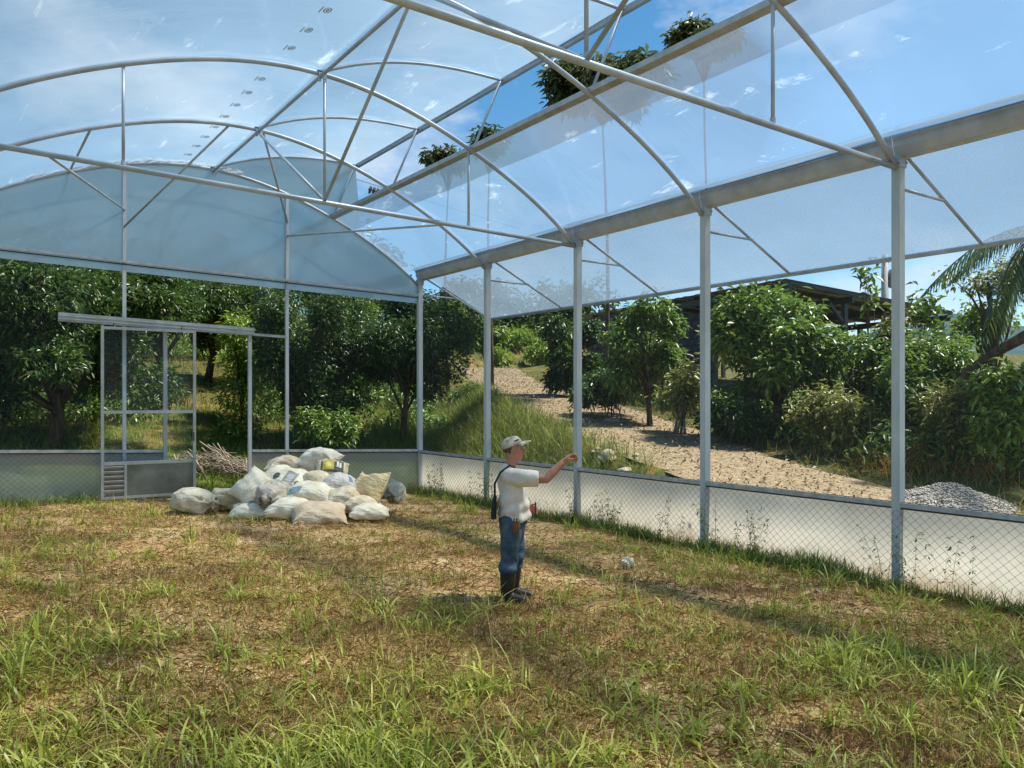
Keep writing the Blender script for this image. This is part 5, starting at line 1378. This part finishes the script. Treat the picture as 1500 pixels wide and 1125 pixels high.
# right arm, reaching forward
limb(b, [(0.03, -0.14, 1.195), (0.19, -0.200, 1.180), (0.345, -0.235, 1.180)], [0.038, 0.042, 0.038])
limb(b, [(0.345, -0.235, 1.180), (0.41, -0.215, 1.245), (0.515, -0.175, 1.345)], [0.039, 0.041, 0.027])
limb(b, [(0.515, -0.175, 1.345), (0.548, -0.165, 1.374), (0.575, -0.16, 1.392)], [(0.026, 0.032), (0.022, 0.040), (0.018, 0.038)], up=(-0.6, 0, 0.8))
for k, (dy, ln_) in enumerate(((-0.030, 0.95), (-0.011, 1.05), (0.009, 1.0), (0.027, 0.8))):
    y0 = -0.162 + dy; c_ = 0.0 + 0.010 * k
    limb(b, [(0.572, y0, 1.393), (0.572 + 0.034 * ln_, y0, 1.408 - c_), (0.572 + 0.056 * ln_, y0 + 0.002, 1.398 - c_ * 1.7), (0.572 + 0.064 * ln_, y0 + 0.003, 1.380 - c_ * 2)], [0.0105, 0.0100, 0.0092, 0.0080], 8)
limb(b, [(0.545, -0.198, 1.362), (0.580, -0.204, 1.362), (0.606, -0.192, 1.366), (0.624, -0.180, 1.372)], [0.013, 0.012, 0.0105, 0.009], 8)     # thumb
# left arm, bent, hand at the belt
limb(b, [(0.02, 0.14, 1.195), (0.02, 0.205, 1.08), (0.03, 0.235, 0.96)], [0.040, 0.044, 0.042])
limb(b, [(0.03, 0.235, 0.96), (0.11, 0.215, 0.90), (0.19, 0.165, 0.858)], [0.043, 0.043, 0.029])
limb(b, [(0.19, 0.165, 0.858), (0.215, 0.145, 0.852), (0.235, 0.125, 0.85)], [(0.036, 0.022), (0.040, 0.020), (0.036, 0.018)], up=(0, 0, 1))
for k, dz in enumerate((0.028, 0.010, -0.009, -0.026)):
    limb(b, [(0.235, 0.125, 0.85 + dz), (0.262, 0.108, 0.85 + dz), (0.272, 0.086, 0.85 + dz), (0.262, 0.07, 0.85 + dz)], [0.0105, 0.010, 0.009, 0.008], 8)
limb(b, [(0.205, 0.135, 0.885), (0.232, 0.115, 0.905), (0.245, 0.095, 0.91)], [0.012, 0.011, 0.009], 8)
# pelvis and legs inside the trousers
limb(b, [(0.035, 0, 0.88), (0.03, 0, 0.80)], [(0.105, 0.14), (0.10, 0.14)], up=(1, 0, 0))
HIP = {-1: (0.02, -0.085, 0.80), 1: (0.055, 0.085, 0.80)}; KNE = {-1: (0.012, -0.095, 0.47), 1: (0.075, 0.095, 0.47)}; ANK = {-1: (-0.015, -0.10, 0.09), 1: (0.035, 0.105, 0.09)}
for s in (-1, 1): limb(b, [HIP[s], KNE[s], ANK[s]], [0.085, 0.055, 0.042])
body = fused(b, 'body', m_skin, man, 0.0055, 3)
for s in (-1, 1):
    ey = MB(); ell(ey, (0.131, s * 0.029, 1.452), (0.008, 0.012, 0.006), 10, 8); ey.build('eye', m_eye, body, local=True, smooth=True)
# hair below the cap
h = MB(); ell(h, (0.028, 0, 1.478), (0.100, 0.0835, 0.090), rot=rt_)
hv = [v for v in h.v]
hair = MB(); 
keepf = [f for f in h.f if all(hv[i][0] < 0.052 and hv[i][2] > 1.405 for i in f)]
hair.v = h.v; hair.f = keepf; hair.build('hair', m_hair, man, local=True, smooth=True)
# cap
cp = MB(); tilt = Matrix.Rotation(math.radians(-21), 3, 'Y'); cc = Vector((0.036, 0, 1.487))
P = []
for i in range(11):
    a = math.pi / 2 * i / 10; row = []
    for k in range(29):
        q = 2 * math.pi * k / 28
        rr_ = math.sin(a) if i < 10 else 1.0
        v = Vector((math.cos(q) * 0.109 * math.sin(a) ** 0.85, math.sin(q) * 0.088 * math.sin(a) ** 0.85, 0.096 * math.cos(a) ** 0.9 + 0.004 * math.sin(5 * q) * math.sin(2 * a)))
        row.append(cc + tilt @ v)
    P.append(row)
cp.grid(P); crown_ = cp.build('cap', m_cap, man, local=True, smooth=True)
bmz = MB(); P = []
for i in range(7):
    t = i / 6; row = []
    for k in range(13):
        q = -1.05 + 2.1 * k / 12; e = 0.098 * (1 - (abs(q) / 1.05) ** 2.4)
        v = Vector((math.cos(q) * 0.106 + e * t, math.sin(q) * 0.087, 0.004 - 0.018 * t * t - 0.025 * (q * q) * t + 0.004))
        row.append(cc + tilt @ v + Vector((0, 0, -0.008 * t)))
    P.append(row)
bmz.grid(P); brim = bmz.build('cap_brim', m_cap, man, local=True, smooth=True)
md = brim.modifiers.new('th', 'SOLIDIFY'); md.thickness = 0.006
md = crown_.modifiers.new('th', 'SOLIDIFY'); md.thickness = 0.004
MB().box(cc + tilt @ Vector((0.055, -0.083, 0.042)), (0.07, 0.004, 0.016), tilt @ Matrix.Rotation(-0.6, 3, 'Z')).build('cap_stripe', M('cap_stripe_grey', lin(110, 104, 94), lin(90, 84, 76), rough=0.9), crown_, local=True)
# shirt
s_ = MB()
limb(s_, [(0.005, 0, 1.245), (0.010, 0, 1.205), (0.024, 0, 1.12), (0.044, 0, 1.00), (0.052, 0, 0.88), (0.050, 0, 0.78)],
     [(0.080, 0.13), (0.112, 0.175), (0.132, 0.182), (0.144, 0.178), (0.152, 0.178), (0.156, 0.184)], 20, up=(1, 0, 0))
limb(s_, [(0.004, 0, 1.268), (-0.002, 0, 1.235)], [0.060, 0.085], 16)
limb(s_, [(0.015, -0.14, 1.200), (0.13, -0.19, 1.19), (0.262, -0.215, 1.178)], [0.082, 0.080, 0.080], 16)
limb(s_, [(0.01, 0.14, 1.20), (0.015, 0.205, 1.10), (0.02, 0.23, 1.00)], [0.088, 0.078, 0.075], 16)
def sfold(co):
    x, y, z = co[:, 0], co[:, 1], co[:, 2]
    f = 0.006 * np.sin(26 * z + 16 * x + 3 * np.sin(9 * y + 5 * x)) + 0.007 * np.sin(18 * x - 34 * z + 2.5 * np.sin(11 * z))
    hem = 0.004 * smooth01((0.92 - z) / 0.15) * np.sin(30 * np.arctan2(y, x - 0.05) * 0.35 + 2)
    return f * smooth01((1.30 - z) / 0.1) + hem
shirt = fused(s_, 'shirt', m_shirt, man, 0.010, 5, sfold)
bm = bmesh.new(); bm.from_mesh(shirt.data)             # open hem and sleeve ends
for co, no in (((0, 0, 0.785), (0.12, 0, 1)), ((0.0, -0.2, 1.188), None)):
    pass
bmesh.ops.bisect_plane(bm, geom=bm.verts[:] + bm.edges[:] + bm.faces[:], plane_co=(0.05, 0, 0.770), plane_no=(0.05, 0, 1), clear_inner=True)
dl = [f for f in bm.faces if f.calc_center_median().x > 0.272 and f.calc_center_median().y < -0.10 and f.calc_center_median().z > 1.05]
bmesh.ops.delete(bm, geom=dl, context='FACES')
bm.to_mesh(shirt.data); bm.free()
md = shirt.modifiers.new('th', 'SOLIDIFY'); md.thickness = 0.004
# jeans
j = MB()
limb(j, [(0.045, 0, 0.87), (0.042, 0, 0.78), (0.042, 0, 0.74)], [(0.126, 0.150), (0.136, 0.158), (0.128, 0.152)], 18, up=(1, 0, 0))
for s in (-1, 1):
    hx, kx, ax_ = HIP[s], KNE[s], ANK[s]
    limb(j, [(hx[0], hx[1], 0.76), (hx[0] - 0.002, hx[1] * 1.06, 0.62), kx, (kx[0] - 0.012, kx[1], 0.39), (ax_[0] + 0.008, ax_[1], 0.335)], [0.108, 0.100, 0.082, 0.086, 0.094], 16)
def jfold(co):
    x, y, z = co[:, 0], co[:, 1], co[:, 2]
    return 0.005 * np.sin(52 * z + 16 * x + 4 * np.sin(14 * y + 9 * x)) * smooth01((0.62 - z) / 0.2) + 0.004 * np.sin(24 * z - 22 * x)
jeans = fused(j, 'jeans', m_jean, man, 0.010, 4, jfold)
bm = bmesh.new(); bm.from_mesh(jeans.data)
bmesh.ops.bisect_plane(bm, geom=bm.verts[:] + bm.edges[:] + bm.faces[:], plane_co=(0, 0, 0.295), plane_no=(-0.12, 0, 1), clear_inner=True)
bm.to_mesh(jeans.data); bm.free()
md = jeans.modifiers.new('th', 'SOLIDIFY'); md.thickness = 0.005
# boots
for s in (-1, 1):
    bt = MB(); a = ANK[s]; fd = Vector((0.96, -0.28 * (1 if s < 0 else 0.2), 0)).normalized()
    an = Vector((a[0], a[1], 0))
    limb(bt, [an + Vector((0.012, 0, 0.36)), an + Vector((0.008, 0, 0.22)), an + Vector((0.0, 0, 0.11))], [0.080, 0.074, 0.060], 14)
    limb(bt, [an + Vector((-0.015, 0, 0.062)), an + fd * 0.08 + Vector((0, 0, 0.058)), an + fd * 0.185 + Vector((0, 0, 0.046))], [(0.058, 0.048), (0.050, 0.052), (0.036, 0.046)], 14, up=(0, 0, 1))
    bo = fused(bt, 'boot', m_boot, man, 0.009, 4)
    sl_ = MB(); 
    pts = []
    for t, w in ((-0.072, 0.02), (-0.05, 0.046), (0.02, 0.042), (0.10, 0.054), (0.18, 0.050), (0.222, 0.02)):
        pts.append((t, w))
    sd = Vector((-fd.y, fd.x, 0)); outl = [an + fd * t + sd * w for t, w in pts] + [an + fd * t - sd * w for t, w in reversed(pts)]
    n_ = len(outl); sl_.add([p + Vector((0, 0, z)) for z in (0.0, 0.018) for p in outl], [tuple(range(n_ - 1, -1, -1)), tuple(range(n_, 2 * n_))] + [(i, (i + 1) % n_, n_ + (i + 1) % n_, n_ + i) for i in range(n_)])
    sl_.build('sole', m_dark, bo, local=True)
# pruner holster with two pale handles
hs = MB(); limb(hs, [(0.075, -0.178, 0.815), (0.07, -0.186, 0.74), (0.066, -0.186, 0.675)], [(0.030, 0.012), (0.042, 0.014), (0.034, 0.011)], 12, up=(1, 0, 0))
hol = fused(hs, 'holster', m_leather, man, 0.007, 3)
for dx in (-0.012, 0.014): MB().tube([(0.075 + dx, -0.196, 0.79), (0.078 + dx * 1.3, -0.20, 0.85)], 0.006, 6).build('tool_handle', M('pale_handle', (0.7, 0.7, 0.66), (0.6, 0.6, 0.56), rough=0.4), hol, local=True)
# shoulder strap and bag on his back
st = [(0.065, -0.115, 1.275), (0.01, -0.135, 1.300), (-0.075, -0.135, 1.235), (-0.128, -0.125, 1.13), (-0.128, -0.12, 1.00), (-0.12, -0.11, 0.94)]
mb = MB(); mb.tube(st, 0.011, 6); mb.build('bag_strap', m_bag, man, local=True, smooth=True)
bg = MB(); limb(bg, [(-0.125, -0.10, 1.02), (-0.138, -0.09, 0.90), (-0.140, -0.09, 0.80)], [(0.016, 0.04), (0.026, 0.07), (0.028, 0.075)], 12, up=(1, 0, 0))
fused(bg, 'shoulder_bag', m_bag, man, 0.009, 3)
# dark belt pouch / phone in the other hand (held thing)
ph = MB().box((0.0, 0.0, 0.0), (0.016, 0.075, 0.13))
pw = Matrix.Rotation(-YAW, 3, 'Z') @ Vector((0.258, 0.098, 0.862)) + Vector(man.location)
pho = thing('phone', pw, 'small dark phone in the lowered hand of the man', 'phone', rz=-YAW)
MB().box((0, 0, 0), (0.012, 0.072, 0.13)).build('case', m_dark, pho, local=True)
MB().box((-0.0075, 0, 0), (0.002, 0.062, 0.115)).build('screen', M('phone_glass', (0.02, 0.02, 0.025), (0.03, 0.03, 0.03), rough=0.1), pho, local=True)
# dry grass stuck to the trousers (a burr of straw)

# head in proportion to the body
for o in [c for c in man.children_recursive if c.type == 'MESH' and c.name.split('.')[0] in ('body', 'eye', 'hair', 'cap', 'cap_brim', 'cap_stripe')]:
    me = o.data; co = np.empty(len(me.vertices) * 3); me.vertices.foreach_get('co', co); co = co.reshape(-1, 3)
    w = smooth01((co[:, 2] - 1.30) / 0.05) * (co[:, 0] < 0.30)
    k_ = 1 - 0.075 * w[:, None]; pv = np.array([0.035, 0, 1.31])
    me.vertices.foreach_set('co', (pv + (co - pv) * k_).ravel()); me.update()
